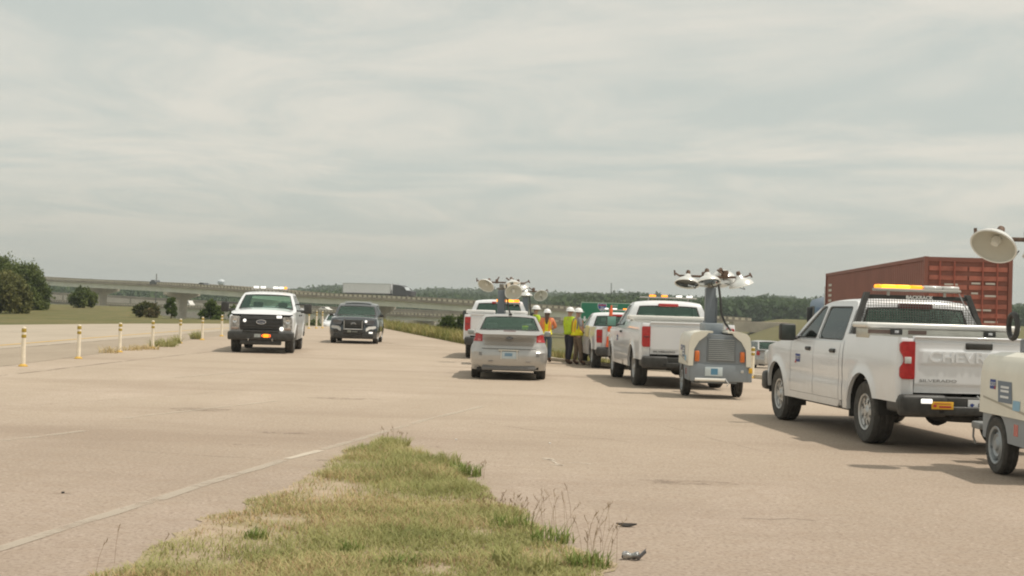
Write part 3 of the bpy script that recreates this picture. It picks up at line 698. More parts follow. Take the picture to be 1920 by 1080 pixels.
class Body:
    """curved lower body of a vehicle: outline, heights and profile functions"""
    def __init__(s, W, yr, yf, rr, rf, axles, ra, wz, zlo, ztop, prof, bowr=0, bowf=0, zend=None, flare=.025):
        s.__dict__.update(locals()); s.o = outline_half(W, yr, yf, rr, rf, axles, ra)
    def zl(s, x, y):
        z = s.zlo(y) if callable(s.zlo) else s.zlo
        for a in s.axles:
            d = abs(y - a)
            if d < s.ra and abs(x) > s.W * .8: z = max(z, s.wz + math.sqrt(max(0, s.ra ** 2 - d * d)))
        return z
    def pos(s, p, z):
        x, y, nx, ny = p; d = s.prof(y, z, abs(ny))
        if abs(nx) > .7:
            for a in s.axles:
                q = math.hypot(y - a, z - s.wz) - s.ra; d -= s.flare * math.exp(-(q / .07) ** 2)
        px, py = x - nx * d, y - ny * d
        if y > (s.yr + s.yf) / 2: py -= s.bowf * (px / s.W) ** 2 * max(0, min(1, (y - s.axles[1] - .1) / .8))
        else: py += s.bowr * (px / s.W) ** 2 * max(0, min(1, (s.axles[0] - y) / .8))
        return (px, py, z)
    def pts(s, ya=-99, yb=99, ends=True):
        """outline points between two stations, with exact points on the flat side at the limits"""
        o = [p for p in s.o if ya + .004 < p[1] < yb - .004 and (ends or p[2] == -1)]
        if ya > -90: o = [(-s.W, ya, -1, 0)] + o
        if yb < 90: o = o + [(-s.W, yb, -1, 0)]
        return o
    def strip(s, mb, sel, n=9, zlo=None, zhi=None, side=1, inset=0, mi=0):
        pts = sel if isinstance(sel, list) else [p for p in s.o if sel(p)]; vs = []
        for p in pts:
            a = s.zl(p[0], p[1]) if zlo is None else max(zlo, s.zl(p[0], p[1])); b = s.ztop(p[1]) if zhi is None else min(zhi, s.ztop(p[1]))
            for k in range(n + 1):
                q = s.pos(p, a + (b - a) * k / n); vs.append(((q[0] - p[2] * -inset * 0 + p[2] * -inset) * 1, q[1] - p[3] * inset, q[2]))
        vs = [(x * side, y, z) for x, y, z in vs]; m = n + 1
        mb.add(vs, [(i * m + k, (i + 1) * m + k, (i + 1) * m + k + 1, i * m + k + 1) for i in range(len(pts) - 1) for k in range(n)], mi); return mb
    def lip(s, mb, sel, side=1, depth=.05):
        """turn the panel's lower edge inward so it has thickness"""
        pts = sel if isinstance(sel, list) else [p for p in s.o if sel(p)]; vs = []
        for p in pts:
            z = s.zl(p[0], p[1]); q = s.pos(p, z); vs += [(q[0] * side, q[1], z), ((q[0] - p[2] * depth) * side, q[1] - p[3] * depth, z + .004)]
        mb.add(vs, [(2 * i, 2 * i + 2, 2 * i + 3, 2 * i + 1) for i in range(len(pts) - 1)]); return mb
    def deckgrid(s, mb, y0, y1, crown, n=10, m=10, powr=2.4, drop=.0, mi=0):
        """a crowned top surface between the two upper edges"""
        pts = [p for p in s.o if y0 - 1e-4 <= p[1] <= y1 + 1e-4 and (abs(p[0]) > s.W * .3)]
        vs = []
        for p in pts:
            z = s.ztop(p[1]); q = s.pos(p, z)
            for k in range(m + 1):
                u = -1 + 2 * k / m; fe = min(1.0, ((s.yf - p[1]) / .35 if p[1] > 1.5 else (p[1] - s.yr) / .25) ** .5 if (s.yf - p[1] > 0 and p[1] - s.yr > 0) else 0.0); vs.append((abs(q[0]) * u, s.pos((abs(q[0]) * u, p[1], 0, 1 if abs(p[3]) > .9 else 0), z)[1] if abs(p[3]) > .9 else q[1], z + crown * fe * (1 - abs(u) ** powr)))
        mb.add(vs, [(i * (m + 1) + k, (i + 1) * (m + 1) + k, (i + 1) * (m + 1) + k + 1, i * (m + 1) + k + 1) for i in range(len(pts) - 1) for k in range(m)], mi); return mb

def make_wheel(parent, x, y, r, wd, rim_r, side, rimm=None, style='slots', nsp=8):
    rimm = rimm or SILVER; hub = MB(); ax = (-side, 0, 0) if False else (side, 0, 0)   # side=-1 left: outer face towards -x
    A = (side, 0, 0); c = (0, 0, 0)
    hub.lathe([(.01, .0), (rim_r * .55, .0), (rim_r * .55, -wd * .5), (.01, -wd * .5)], A, c, 16)
    w_ = hub.build('wheel', DARKU, parent, loc=(x, y, r))
    h = wd / 2; t = MB(); b = rim_r
    t.lathe([(b - .005, -h * .8), (b + .02, -h * .95), (r * .93, -h * .98), (r * .985, -h * .8), (r, -h * .55), (r, -h * .5), (r - .012, -h * .48), (r - .012, -h * .42), (r, -h * .4), (r, -.02 * 1), (r - .012, -.015), (r - .012, .015), (r, .02), (r, h * .4), (r - .012, h * .42), (r - .012, h * .48), (r, h * .5), (r, h * .55), (r * .985, h * .8), (r * .93, h * .98), (b + .02, h * .95), (b - .005, h * .8)], A, c, 40, close=True)
    t.build('tyre', TYRE, w_)
    q = MB(); o = h * .82
    q.lathe([(b + .012, o + .004), (b + .004, o + .014), (b - .018, o + .006), (b - .03, o - .05), (b - .035, -h * .7)], A, c, 36)
    q.lathe([(.001, o + .012), (.05, o + .01), (.062, o - .01), (.095, o - .02), (.105, o - .035)], A, c, 20)
    if style == 'slots':
        for k in range(nsp):
            an = 2 * math.pi * k / nsp; M = Matrix.Rotation(an, 4, 'X')
            w0, w1 = .028 * 9 / nsp, .046 * 9 / nsp
            rr_ = [(.08, w0, o - .02), (b * .5, w0 * .9, o - .012), (b * .78, w1 * .9, o - .028), (b - .015, w1 * 1.5, o - .012)]
            vs = []
            for a_, b_, c_ in rr_: vs += [M @ Vector((side * c_, -b_, a_)), M @ Vector((side * c_, b_, a_)), M @ Vector((side * (c_ - .03), b_ * .7, a_)), M @ Vector((side * (c_ - .03), -b_ * .7, a_))]
            q.add(vs, [(i * 4 + j, i * 4 + (j + 1) % 4, (i + 1) * 4 + (j + 1) % 4, (i + 1) * 4 + j) for i in range(3) for j in range(4)])
    else:
        q.lathe([(.09, o - .02), (b * .62, o - .005), (b * .9, o - .05), (b - .03, o - .05)], A, c, 30)
    q.build('rim', rimm, w_, smooth=35)
    d = MB(); d.lathe([(.02, o - .07), (b - .04, o - .07)], A, c, 24); d.build('brake_disc', DARKU, w_)
    return w_

def quadmap(P0, P1, P2, P3, bulge=(0, 0, 0)):
    """u along P0->P1, v along P0->P3 (P2 opposite P0); w pushes along the panel normal"""
    P0, P1, P2, P3 = map(Vector, (P0, P1, P2, P3)); nr = (P1 - P0).cross(P3 - P0).normalized(); bl = Vector(bulge)
    def f(u, v, w_):
        p = (P0 * (1 - u) + P1 * u) * (1 - v) + (P3 * (1 - u) + P2 * u) * v
        return p + bl * (1 - (2 * u - 1) ** 2) + nr * w_
    return f
def pane_mesh(hole, fmap, w0=-.012, n=None):
    mb = MB(); tri = tessellate_polygon([[Vector((p[0], p[1], 0)) for p in hole]])
    mb.add([fmap(p[0], p[1], w0) for p in hole], [tuple(t) for t in tri]); return mb
def dense(poly, k=6):
    o = []
    for i in range(len(poly)):
        a, b = poly[i], poly[(i + 1) % len(poly)]; L_ = math.hypot(a[0] - b[0], a[1] - b[1])
        n = max(1, int(L_ / (1 / k)))
        for j in range(n): o.append((lerp(a[0], b[0], j / n), lerp(a[1], b[1], j / n)))
    return o

def greenhouse(root, g, pm, glass_side, glass_front, glass_rear, side_holes, labels=None):
    """g: yA,yRf,yRr,yC, zA,zC (belt at A and C), zr, wA,wC (belt half widths), wr"""
    yA, yRf, yRr, yC, zA, zC, zr, wA, wC, wr = [g[k] for k in ('yA', 'yRf', 'yRr', 'yC', 'zA', 'zC', 'zr', 'wA', 'wC', 'wr')]
    def beltz(y): return lerp(zC, zA, (y - yC) / (yA - yC))
    def sx(y, z):
        zb = beltz(y); t = (z - zb) / (zr - zb) if zr > zb else 0; wb = lerp(wC, wA, max(0, min(1, (y - yC) / (yA - yC)))); t = max(0, min(1, t))
        return wb + (wr - wb) * (t ** 1.25)
    sm = MB(); pts4 = [Vector((yA, zA)), Vector((yRf, zr)), Vector((yRr, zr)), Vector((yC, zC))]
    def rc(a, b, c, r, n=9):
        d1, d2 = a - b, c - b; q = min(r, d1.length * .6, d2.length * .48); p1, p2 = b + d1.normalized() * q, b + d2.normalized() * q
        return [(1 - t) ** 2 * p1 + 2 * t * (1 - t) * b + t * t * p2 for t in [k / n for k in range(n + 1)]]
    chain = [pts4[0]] + rc(pts4[0], pts4[1], pts4[2], g.get('rcf', .35)) + rc(pts4[1], pts4[2], pts4[3], g.get('rcr', .2)) + [pts4[3]]
    for k, p in enumerate(chain): 
        if 0 < k < len(chain) - 1: p.y += .010 * math.sin(math.pi * k / (len(chain) - 1))
    cl = [0.0]
    for a, b in zip(chain[:-1], chain[1:]): cl.append(cl[-1] + (b - a).length)
    def P(s_):
        y = float(np.interp(s_, cl, [p.x for p in chain])); z = float(np.interp(s_, cl, [p.y for p in chain])); return y, z
    ym = (yRf + yRr) / 2; top = max(p.y for p in chain); fine = np.linspace(0, cl[-1], 500); smid = float(fine[int(np.argmin([abs(P(q)[0] - ym) for q in fine]))])
    fs_ = [q for q in fine if q < smid]; rs_ = [q for q in fine if q > smid]
    szf = lambda z: float(min(fs_, key=lambda q: abs(P(q)[1] - z))); szr = lambda z: float(min(rs_, key=lambda q: abs(P(q)[1] - z)))
    rz = g.get('rz', (.05, .07)); f0_, f1_ = szf(zA + .04), szf(top - g.get('fz', .085)); r1_, r0_ = szr(top - rz[1]), szr(zC + rz[0])
    sl_ = sorted(set([round(q, 4) for q in [0, f0_, f1_, r0_, r1_, cl[-1]]] + [round(q, 4) for q in cl] + [round(lerp(f0_, f1_, k / 6), 4) for k in range(1, 6)] + [round(lerp(r1_, r0_, k / 5), 4) for k in range(1, 5)] + [round(lerp(f1_, r1_, k / 8), 4) for k in range(1, 8)]))
    ru = g.get('ru', .08); fu = .05; ul = sorted(set([0, fu, ru, 1 - ru, 1 - fu, 1] + [round(k / 16, 4) for k in range(1, 16) if .02 + max(fu, ru) < k / 16 < .98 - max(fu, ru)]))
    crn = g.get('crown', .05)
    def S(u, s_):
        y, z = P(s_); x = 2 * u - 1; zb = lerp(zA, zC, s_ / cl[-1]); t = max(0, min(1, (z - zb) / (top - zb))); hw = sx(y, z)
        bl = g.get('wbulge', .1) * (1 - .35 * t) if s_ < smid else -g.get('rbulge', .03)
        k = 1 - ss(1 - abs(s_ - smid) / (cl[-1] / 2)) * .0
        fr_ = 1 - ss(min(s_ / max(.01, f1_), 1)) if s_ < smid else (1 - ss(min((cl[-1] - s_) / max(.01, cl[-1] - r1_), 1)))
        return (x * (hw + .002), y + bl * (1 - x * x) * max(fr_, .0 if f1_ < s_ < r1_ else .35), z + crn * (1 - abs(x) ** 3) * t * t)
    fg, rg = MB(), MB(); VV = [[S(u, q) for u in ul] for q in sl_]; e_ = 1e-3
    for i in range(len(sl_) - 1):
        for j in range(len(ul) - 1):
            sm_, um_ = (sl_[i] + sl_[i + 1]) / 2, (ul[j] + ul[j + 1]) / 2
            tgt = fg if (f0_ < sm_ < f1_ and fu < um_ < 1 - fu) else rg if (r1_ < sm_ < r0_ and ru < um_ < 1 - ru) else sm
            q = [VV[i][j], VV[i + 1][j], VV[i + 1][j + 1], VV[i][j + 1]]
            tgt.add(q, [(0, 1, 2, 3)])
    outer = [P(q) for q in sl_][::-1]
    fs = lambda sg: (lambda u, v, w_: (sg * (sx(u, v) + w_), u, v))
    for sg in (-1, 1): sm.panel(outer, side_holes, fs(sg), .04)
    sm.build('cab_roof' if g.get('pickup') else 'roof', pm, root, smooth=38)
    fg.build('windshield', glass_front, root); rg.build('rear_window', glass_rear, root)
    for (gs, s0, s1, uu) in ((0, f0_, f1_, fu), (1, r1_, r0_, ru)):          # black border of the glass
        b = MB(); n = 14
        def bp_(u, q, o=.004):
            a = Vector(S(u, q)); a.y += .005 if gs == 0 else -.005; a.z += .003; return a
        w_ = .018
        for (ua, ub, sa, sb) in ((uu, 1 - uu, s0, s0 + (s1 - s0) * .07), (uu, 1 - uu, s1 - (s1 - s0) * .06, s1), (uu, uu + w_, s0, s1), (1 - uu - w_, 1 - uu, s0, s1)):
            b.grid(lambda a, c: bp_(lerp(ua, ub, a), lerp(sa, sb, c)), n, 6)
        b.build('window_seal', BLACKP, root)
    for sg in (-1, 1):
        for h in side_holes: pane_mesh(h, fs(sg)).build('side_window', glass_side, root)
        tr = MB()                                   # dark seal round each side window
        for h in side_holes:
            k = len(h); cx = sum(p[0] for p in h) / k; cz = sum(p[1] for p in h) / k
            o2 = []
            for i in range(k):
                a, b = Vector(h[i - 1]), Vector(h[(i + 1) % k]); d = (b - a).normalized(); nn = Vector((d.y, -d.x)); c = Vector(h[i])
                if nn.dot(c - Vector((cx, cz))) < 0: nn = -nn
                o2.append(c + nn * .016)
            vs = [fs(sg)(p[0], p[1], .003) for p in h] + [fs(sg)(p[0], p[1], .003) for p in o2]
            tr.add(vs, [(i, (i + 1) % k, k + (i + 1) % k, k + i) for i in range(k)])
        tr.build('window_seal', BLACKP, root)
    return sx

def seats(root, rows, z, w=.42, h=.62, m=None, hr=True):
    """rows: y positions of the seat backs"""
    m = m or SEATM
    for y in rows:
        for x in (-.40, .40):
            b = MB(); b.rbox(x - w / 2, x + w / 2, y, y + .48, z - .12, z + .02, .05); M = Matrix.Translation((x, y + .05, z)) @ Matrix.Rotation(R(12), 4, 'X')
            b.rbox(-w / 2, w / 2, -.10, .03, 0, h * .78, .05, 0, M)
            if hr: b.rbox(-.13, .13, -.09, .0, h * .82, h * 1.08, .04, 0, M)
            b.build('seat', m, root)

def cabin(root, y0, y1, zb, w, zfloor=.5, wheel=True, dashz=None):
    b = MB(); b.box(-w, w, y0, y1, zfloor - .02, zfloor); dz = dashz or zb
    b.rbox(-w, w, y1 - .62, y1 - .12, zb - .45, dz - .03, .06)
    b.build('interior', SEATM, root)
    if wheel:
        b = MB(); c = Vector((-.40, y1 - .78, dz + .02)); n = 24
        M = Matrix.Translation(c) @ Matrix.Rotation(R(65), 4, 'X')
        pts = [M @ Vector((.19 * math.cos(2 * math.pi * k / n), .19 * math.sin(2 * math.pi * k / n), 0)) for k in range(n + 1)]
        b.tube(pts, .016, 6); b.tube([M @ Vector((-.18, 0, 0)), M @ Vector((.18, 0, 0))], .015, 5); b.tube([M @ Vector((0, 0, 0)), M @ Vector((0, -.1, -.4))], .02, 5)
        b.build('steering_wheel', BLACKP, root)

def mirror(root, x, y, z, side, m, h=.26, wd=.2, glass=True, gm=None):
    b = MB(); b.rbox(side * x - wd / 2 + side * .1, side * x + wd / 2 + side * .1, y - .05, y + .07, z - h / 2, z + h / 2, .035, seg=3)
    b.tube([(side * (x - .12), y + .02, z - h * .35), (side * (x + .04), y + .01, z - h * .3)], .035, 6)
    o = b.build('mirror', m, root)
    if glass:
        c = MB(); c.rbox(side * x - wd / 2 + side * .1 + .018, side * x + wd / 2 + side * .1 - .018, y - .057, y - .052, z - h / 2 + .02, z + h / 2 - .02, .02)
        c.build('mirror_glass', gm or mat('mirror_glass', (.05, .06, .055), .25), o)

def sedge(y, z, w_): return None

def pickup(name, label, loc, rz, group=None, WB=3.75, cabback=.75, nwin=2, hs=1.0, lights='old', front=None, rimm=None, rstyle='slots', boxbar=False, tail_text=None, door_logo=False, glassr=None, fender=.025, W=1.015, rear_oh=1.2, cat='pickup truck', mglass=None):
    root = empty(name, (*loc[:2], loc[2] if len(loc) > 2 else 0), rz); tag(root, label, cat, group)
    yr, yf = -rear_oh, WB + .93; zbed, zbelt, zr = 1.375 * hs, 1.27 * hs, 1.81 * hs
    ra, wz, wr_ = .495, .40, .40
    yA = WB - .72; yRf = yA - .78 if nwin == 2 else yA - .76
    if front == 'hd': yA = WB - .62; yRf = yA - .66
    def ztop(y):
        if y < cabback - .005: return zbed
        if y < yA - .1: return zbelt + .0
        return lerp(zbelt, zbelt - (.06 if front == 'hd' else .14), ss((y - yA + .1) / (yf - yA))) - (.05 * ss((y - yf + .35) / .35))
    def zlo(y):
        if y < 0: return .60
        if y > WB: return .50
        return .40
    def prof(y, z, e):
        d = .0
        if z < .62: d += .10 * (.62 - z) ** 1.0 * .6
        if z > 1.0: d += .05 * ((z - 1.0) / .38) ** 2
        d += .010 * math.exp(-((z - .78) / .05) ** 2) * (1 if -.0 + ra < y < WB - ra else 0)
        if y > WB + .2: d += .06 * ss((y - WB - .2) / .7)
        if e > .5 and y < 0: d *= .4
        return d
    B = Body(W, yr, yf, (.06, .07), (.22, .22), [0, WB], ra, wz, zlo, ztop, prof, bowf=.06 if front == 'hd' else .12, flare=fender)
    # ---- bed
    b = MB(); cb = cabback - .012
    for sd_ in (1, -1):
        sel = [p for p in B.pts(-99, cb) if p[0] < -.80]; B.strip(b, sel, 14, side=sd_); B.lip(b, sel, sd_)
        b.rbox(min(-sd_ * .80, -sd_ * .975), max(-sd_ * .80, -sd_ * .975), yr + .006, yr + .10, .62, zbed - .01, .02)
    wtop = W - .05
    for sg in (-1, 1):
        b.box(min(sg * (wtop - .09), sg * wtop), max(sg * (wtop - .09), sg * wtop), yr + .03, cb, zbed - .03, zbed + .006)
        b.box(min(sg * (wtop - .14), sg * (wtop - .10)), max(sg * (wtop - .14), sg * (wtop - .10)), yr + .06, cb, .82, zbed - .028)
    b.box(-wtop, wtop, cb - .04, cb, .78, zbed); b.box(-wtop + .1, wtop - .1, yr + .06, cb, .80, .83)
    b.build('bed', WHITE, root, smooth=30)
    # ---- tailgate
    tg = empty_part = None; b = MB(); tz0 = .72 * hs
    def tgf(u, v):
        x = (u * 2 - 1) * .795; z = lerp(tz0, zbed + .004, v); d = 0
        if lights == 'new':
            zz_ = (z - tz0) / (zbed - tz0)
            if .50 < zz_ < .80 and abs(x) < .74: d -= .014 * min(1, (zz_ - .5) / .04, (.80 - zz_) / .04, (.74 - abs(x)) / .03)
            if zz_ > .93: d += .02
            if zz_ < .16: d += .012 * ss((.16 - zz_) / .04)
        else:
            zz_ = (z - tz0) / (zbed - tz0)
            if zz_ > .90: d += .03
            if zz_ < .14: d += .010
        return (x, yr + d + .002, z)
    b.grid(tgf, 60, 48); b.box(-.795, .795, yr + .03, yr + .07, tz0, zbed - .002)
    b.rbox(-.80, .80, yr - .01, yr + .09, zbed - .004, zbed + .022, .012)
    tg = b.build('tailgate', WHITE, root, smooth=50)
    h = MB()
    if lights == 'new': h.rbox(-.17, .17, yr - .014, yr + .02, zbed - .125, zbed - .045, .03, seg=3)
    else: h.rbox(-.14, .14, yr - .012, yr + .02, zbed - .19, zbed - .11, .02, seg=2)
    if lights == 'new': h.build('handle', BLACKP, tg)
    if tail_text:
        if tail_text[0]:
            text(tail_text[0], .175, WHITE, tg, REARM(0, yr - .0155, tz0 + (zbed - tz0) * .65), ext=.0055, sx=1.30, off=.004)
        text(tail_text[1], .048, GREYL if lights == 'new' else BLACKL, tg, REARM(-.735, yr - .003 + .004, tz0 + .145 if lights == 'new' else tz0 + .05), ext=.004, align='LEFT', sx=1.9)
    # ---- tail lights
    for sg in (-1, 1):
        b = MB()
        if lights == 'new':
            zt, zb_ = 1.33 * hs, .88 * hs; pr = [(.80, zt), (.96, zt), (.985, zt - .03), (.985, zt - .12), (.94, zt - .19), (.935, zt - .25), (.985, zt - .31), (.985, zb_ + .03), (.96, zb_), (.80, zb_)]
        else:
            zt, zb_ = 1.30 * hs, .87 * hs; pr = [(.80, zt), (.965, zt), (.98, zt - .03), (.975, zb_ + .04), (.95, zb_), (.80, zb_)]
        b.prism([(sg * x, z) for x, z in roundpoly(pr, .02)], lambda u, v, w_: (u, w_, v), yr - .018, yr + .16)
        tl = b.build('tail_light', LENSR, root, smooth=35)
        c = MB()
        if lights == 'new': c.rbox(min(sg * .845, sg * .93), max(sg * .845, sg * .93), yr - .023, yr - .01, zt - .265, zt - .185, .012)
        else: c.rbox(min(sg * .82, sg * .94), max(sg * .82, sg * .94), yr - .023, yr - .01, zt - .235, zt - .20, .008)
        c.build('reverse_lens', LENSC if lights == 'new' else LENSRD, tl)
        # side wrap of the lens
    # ---- bumper
    b = MB(); zb0, zb1 = (.44, .70) if lights == 'new' else (.42, .68)
    def bump_sec(mbb, xa, xb, ya, yb, z0, z1, r): mbb.rbox(xa, xb, ya, yb, z0, z1, r, seg=3)
    bw = 1.0 if lights == 'new' else .97
    bump_sec(b, -bw, -.42, yr - .13, yr + .05, zb0, zb1, .05); bump_sec(b, .42, bw, yr - .13, yr + .05, zb0, zb1, .05)
    bump_sec(b, -.55, .55, yr - .13, yr + .02, zb0 + .02, zb0 + .13, .02); bump_sec(b, -.46, .46, yr - .07, yr + .03, zb0 + .05, zb1 - .02, .02)
    for sg in (-1, 1): bump_sec(b, min(sg * .86, sg * (bw + .005)), max(sg * .86, sg * (bw + .005)), yr - .08, yr + .36, zb0 + .04, zb1 - .04, .04)
    bp = b.build('rear_bumper', BLACKP, root, smooth=40)
    b = MB(); b.box(-.155, .155, yr - .079, yr - .074, .505, .655); pl = b.build('licence_plate', PLATE, bp)
    if lights == 'new':
        text('E173', .092, BLACKL, pl, REARM(.045, yr - .081, .575), ext=.0015, sx=.85)
        b = MB(); c0 = (-.105, .585); b.add([(c0[0] - .03, yr - .081, c0[1] + .012), (c0[0], yr - .081, c0[1] - .03), (c0[0] + .03, yr - .081, c0[1] + .012), (c0[0], yr - .081, c0[1] + .026)], [(0, 1, 2, 3)]); b.build('emblem', BLUEL, pl)
    # ---- chassis, wheel wells, exhaust, axle
    b = MB(); b.box(-.45, .45, yr + .1, yf - .2, .42, .56); b.box(-.93, .93, -ra - .0, ra + .0, .86, .89)
    for a_ in (0, WB):
        for sg in (-1, 1):
            vs = []; n = 14
            for k in range(n + 1):
                t = math.pi * k / n
                for xx in (W - .045, .55): vs.append((sg * xx, a_ + (ra + .02) * math.cos(t), wz + (ra + .02) * math.sin(t)))
            b.add(vs, [(2 * k, 2 * k + 2, 2 * k + 3, 2 * k + 1) for k in range(n)]); b.box(min(sg * .54, sg * .55), max(sg * .54, sg * .55), a_ - ra, a_ + ra, .42, .95)
    b.tube([(-.8, 0, .4), (.8, 0, .4)], .055, 8); b.lathe([(.02, -.17), (.13, -.12), (.16, 0), (.13, .12), (.02, .17)], (0, 1, 0), (0, 0, .4), 14)
    b.tube([(-.8, WB, .4), (.8, WB, .4)], .05, 8); b.box(-.88, .88, ra + .05, WB - ra - .05, .36, .44)
    b.tube([(.45, -.2, .42), (.55, yr + .25, .43), (.72, yr + .05, .42)], .04, 8)
    b.lathe([(.38, -.11), (.40, -.08), (.40, .08), (.38, .11)], (0, 0, 1), (0, -.78, .48), 20) ; b.lathe([(.001, -.11), (.38, -.11)], (0, 0, 1), (0, -.78, .48), 20)
    b.box(-.05, .05, yr - .16, yr + .2, .37, .45); b.rbox(-.30, .30, yr - .02, yr + .12, .40, .48, .02)
    b.build('chassis', DARKU, root)
    for sg in (-1, 1):
        for fy_, z0_ in ((ra + .01, .30), (WB - ra - .05, .26)):
            b = MB(); b.rbox(min(sg * .70, sg * .985), max(sg * .70, sg * .985), fy_, fy_ + .035, z0_, .60, .01); b.build('mud_flap', BLACKP, root)
    # ---- cab lower body
    seamA, seamB, seamC = yA + .02, (cabback + yA) / 2 + .1, cabback + .14
    if nwin == 1: seamB = None; seamC = cabback + .26
    if front == 'hd': seamB = (cabback + yA) / 2 - .05; seamC = cabback + .1
    b = MB(); gap = .006
    dlo = .50
    for sd_ in (1, -1):
        f0 = [p for p in B.pts(seamA + gap, 99) if p[0] < -.5 and p[1] < yf - .15]
        B.strip(b, f0, 14, side=sd_); B.lip(b, f0, sd_)
        B.strip(b, B.pts(cb + .022, seamC - gap), 14, side=sd_)
        sl_ = B.pts(cb + .022, min(seamA + .02, WB - ra - .005)); B.strip(b, sl_, 3, zhi=dlo - .004, side=sd_); B.lip(b, sl_, sd_, .25)
        B.strip(b, B.pts(cb + .03, yf - .35), 6, zlo=.5, side=sd_, inset=.03)
    b.box(-W + .06, W - .06, cb + .012, cb + .04, .55, zbelt); b.add([(-.962, cb + .014, zbelt), (.962, cb + .014, zbelt), (.962, cb + .014, .45), (-.962, cb + .014, .45)], [(0, 1, 2, 3)])
    b.build('cab_body', WHITE, root, smooth=32)
    doors = [(seamB, seamA), (seamC, seamB)] if seamB else [(seamC, seamA)]
    for sd_ in (1, -1):
        for (da, db) in doors:
            b = MB(); pts = sorted(set([da + gap, db - gap] + [p[1] for p in B.o if da + .02 < p[1] < db - .02 and p[2] == -1]))
            save = B.o; B.o = [(-W, y, -1, 0) for y in pts]; B.strip(b, lambda p: True, 14, zlo=dlo, side=sd_)
            B.o = [(-W, pts[0], -1, 0), (-W, pts[0] + .001, -1, 0)]
            B.o = save
            dr = b.build('door', WHITE, root)
            hy = da + .13 if da != seamC or nwin == 1 else da + .17
            hz = zbelt - .13
            c = MB(); xx = W - .012; c.rbox(-sd_ * xx - .035, -sd_ * xx + .035, hy, hy + .20, hz - .028, hz + .028, .022, seg=3)
            c.build('handle', BLACKP, dr)
            if door_logo and sd_ == 1 and db == seamA:
                lx = -(W + .004); ly = (da + db) / 2 + .16; lz = hz - .15
                c = MB(); c.add([(lx, ly - .11, lz - .058), (lx, ly + .11, lz - .058), (lx - .0, ly + .11, lz + .058), (lx, ly - .11, lz + .058)], [(0, 1, 2, 3)]); c.build('logo_panel', BLUEL, dr)
                c = MB(); c.add([(lx - .002, ly + .06, lz - .075), (lx - .002, ly + .15, lz - .075), (lx - .002, ly + .06, lz - .02)], [(0, 1, 2)]); c.build('logo_mark', REDL, dr)
                text('SCDOT', .062, PLATE, dr, LEFTM(lx - .004, ly - .005, lz), ext=.0015)
    # ---- hood
    b = MB(); B.deckgrid(b, yA - .02, yf - .0, .075 if front != 'hd' else .10, powr=3.0); 
    b.build('hood', WHITE, root, smooth=40)
    # ---- greenhouse
    hole_z0, hole_z1 = zbelt + .035, zr - .075; yRr = cabback + .10; yC = cabback + .01
    sl = (yRf - yA) / (zr - zbelt)
    def fy(z): return yA + sl * (z - zbelt) - .13
    if seamB:
        holes = [roundpoly([(seamB + .06, hole_z0), (fy(hole_z0), hole_z0), (fy(hole_z1), hole_z1), (seamB + .06, hole_z1)], .045),
                 roundpoly([(seamC - .03 + .06, hole_z0), (seamB - .05, hole_z0), (seamB - .05, hole_z1), (seamC + .11, hole_z1)], .06)]
    else:
        holes = [roundpoly([(seamC + .10, hole_z0), (fy(hole_z0), hole_z0), (fy(hole_z1), hole_z1), (seamC + .14, hole_z1)], .045)]
    g = dict(yA=yA, yRf=yRf, yRr=yRr, yC=yC, zA=zbelt, zC=zbelt, zr=zr, wA=.955, wC=.955, wr=.755, crown=.055 * hs, pickup=True, wbulge=.07, rbulge=.02,
             rz=(.10, .10), ru=.085, rcf=.42, rcr=.14)
    greenhouse(root, g, WHITE, DGLASS, GLASS, glassr or GLASS, holes)
    b = MB(); b.box(-.95, .95, cb + .02, yA, zbelt - .002, zbelt + .0) if False else None
    cabin(root, cabback + .05, yA, zbelt, .9)
    seats(root, [yA - 1.30] + ([cabback + .35] if nwin == 2 else []), .92)
    # third brake light
    b = MB(); b.rbox(-.23, .23, yRr - .085, yRr + .02, zr - .075, zr - .005, .02); tb = b.build('brake_light', LENSR if lights == 'old' else LENSRD, root)
    # ---- mirrors, wheels
    for sg in (-1, 1):
        mirror(root, W + .015 if front != 'hd' else W + .20, yA - .18, zbelt + .09, sg, BLACKP, h=.25 if front != 'hd' else .32, wd=.24, gm=mglass)
        if front == 'hd':
            b = MB(); b.tube([(sg * .93, yA - .2, zbelt + .02), (sg * 1.26, yA - .16, zbelt + .02)], .03, 6); b.tube([(sg * .90, yA - .22, zbelt + .22), (sg * 1.26, yA - .16, zbelt + .22)], .025, 6); b.build('mirror_arm', BLACKP, root)
        for a_ in (0, WB): make_wheel(root, sg * (W - .175), a_, wr_, .27, .225, sg, rimm, rstyle)
    # front end
    if front == 'hd': front_hd(root, B, W, yf)
    else:
        b = MB(); b.rbox(-.80, .80, yf - .12, yf - .02, .72, 1.05, .03); b.build('grille', BLACKP, root)
        for sg in (-1, 1):
            b = MB(); b.rbox(min(sg * .72, sg * .97), max(sg * .72, sg * .97), yf - .26, yf - .06, .82, 1.04, .04); b.build('headlight', LENSC, root)
        b = MB(); b.rbox(-.97, .97, yf - .22, yf + .06, .42, .72, .06); b.build('front_bumper', BLACKP, root)
    root['_W'] = W
    return root, dict(zbed=zbed, zbelt=zbelt, zr=zr, yRr=yRr, yRf=yRf, yA=yA, yr=yr, yf=yf, cabback=cabback, W=W)

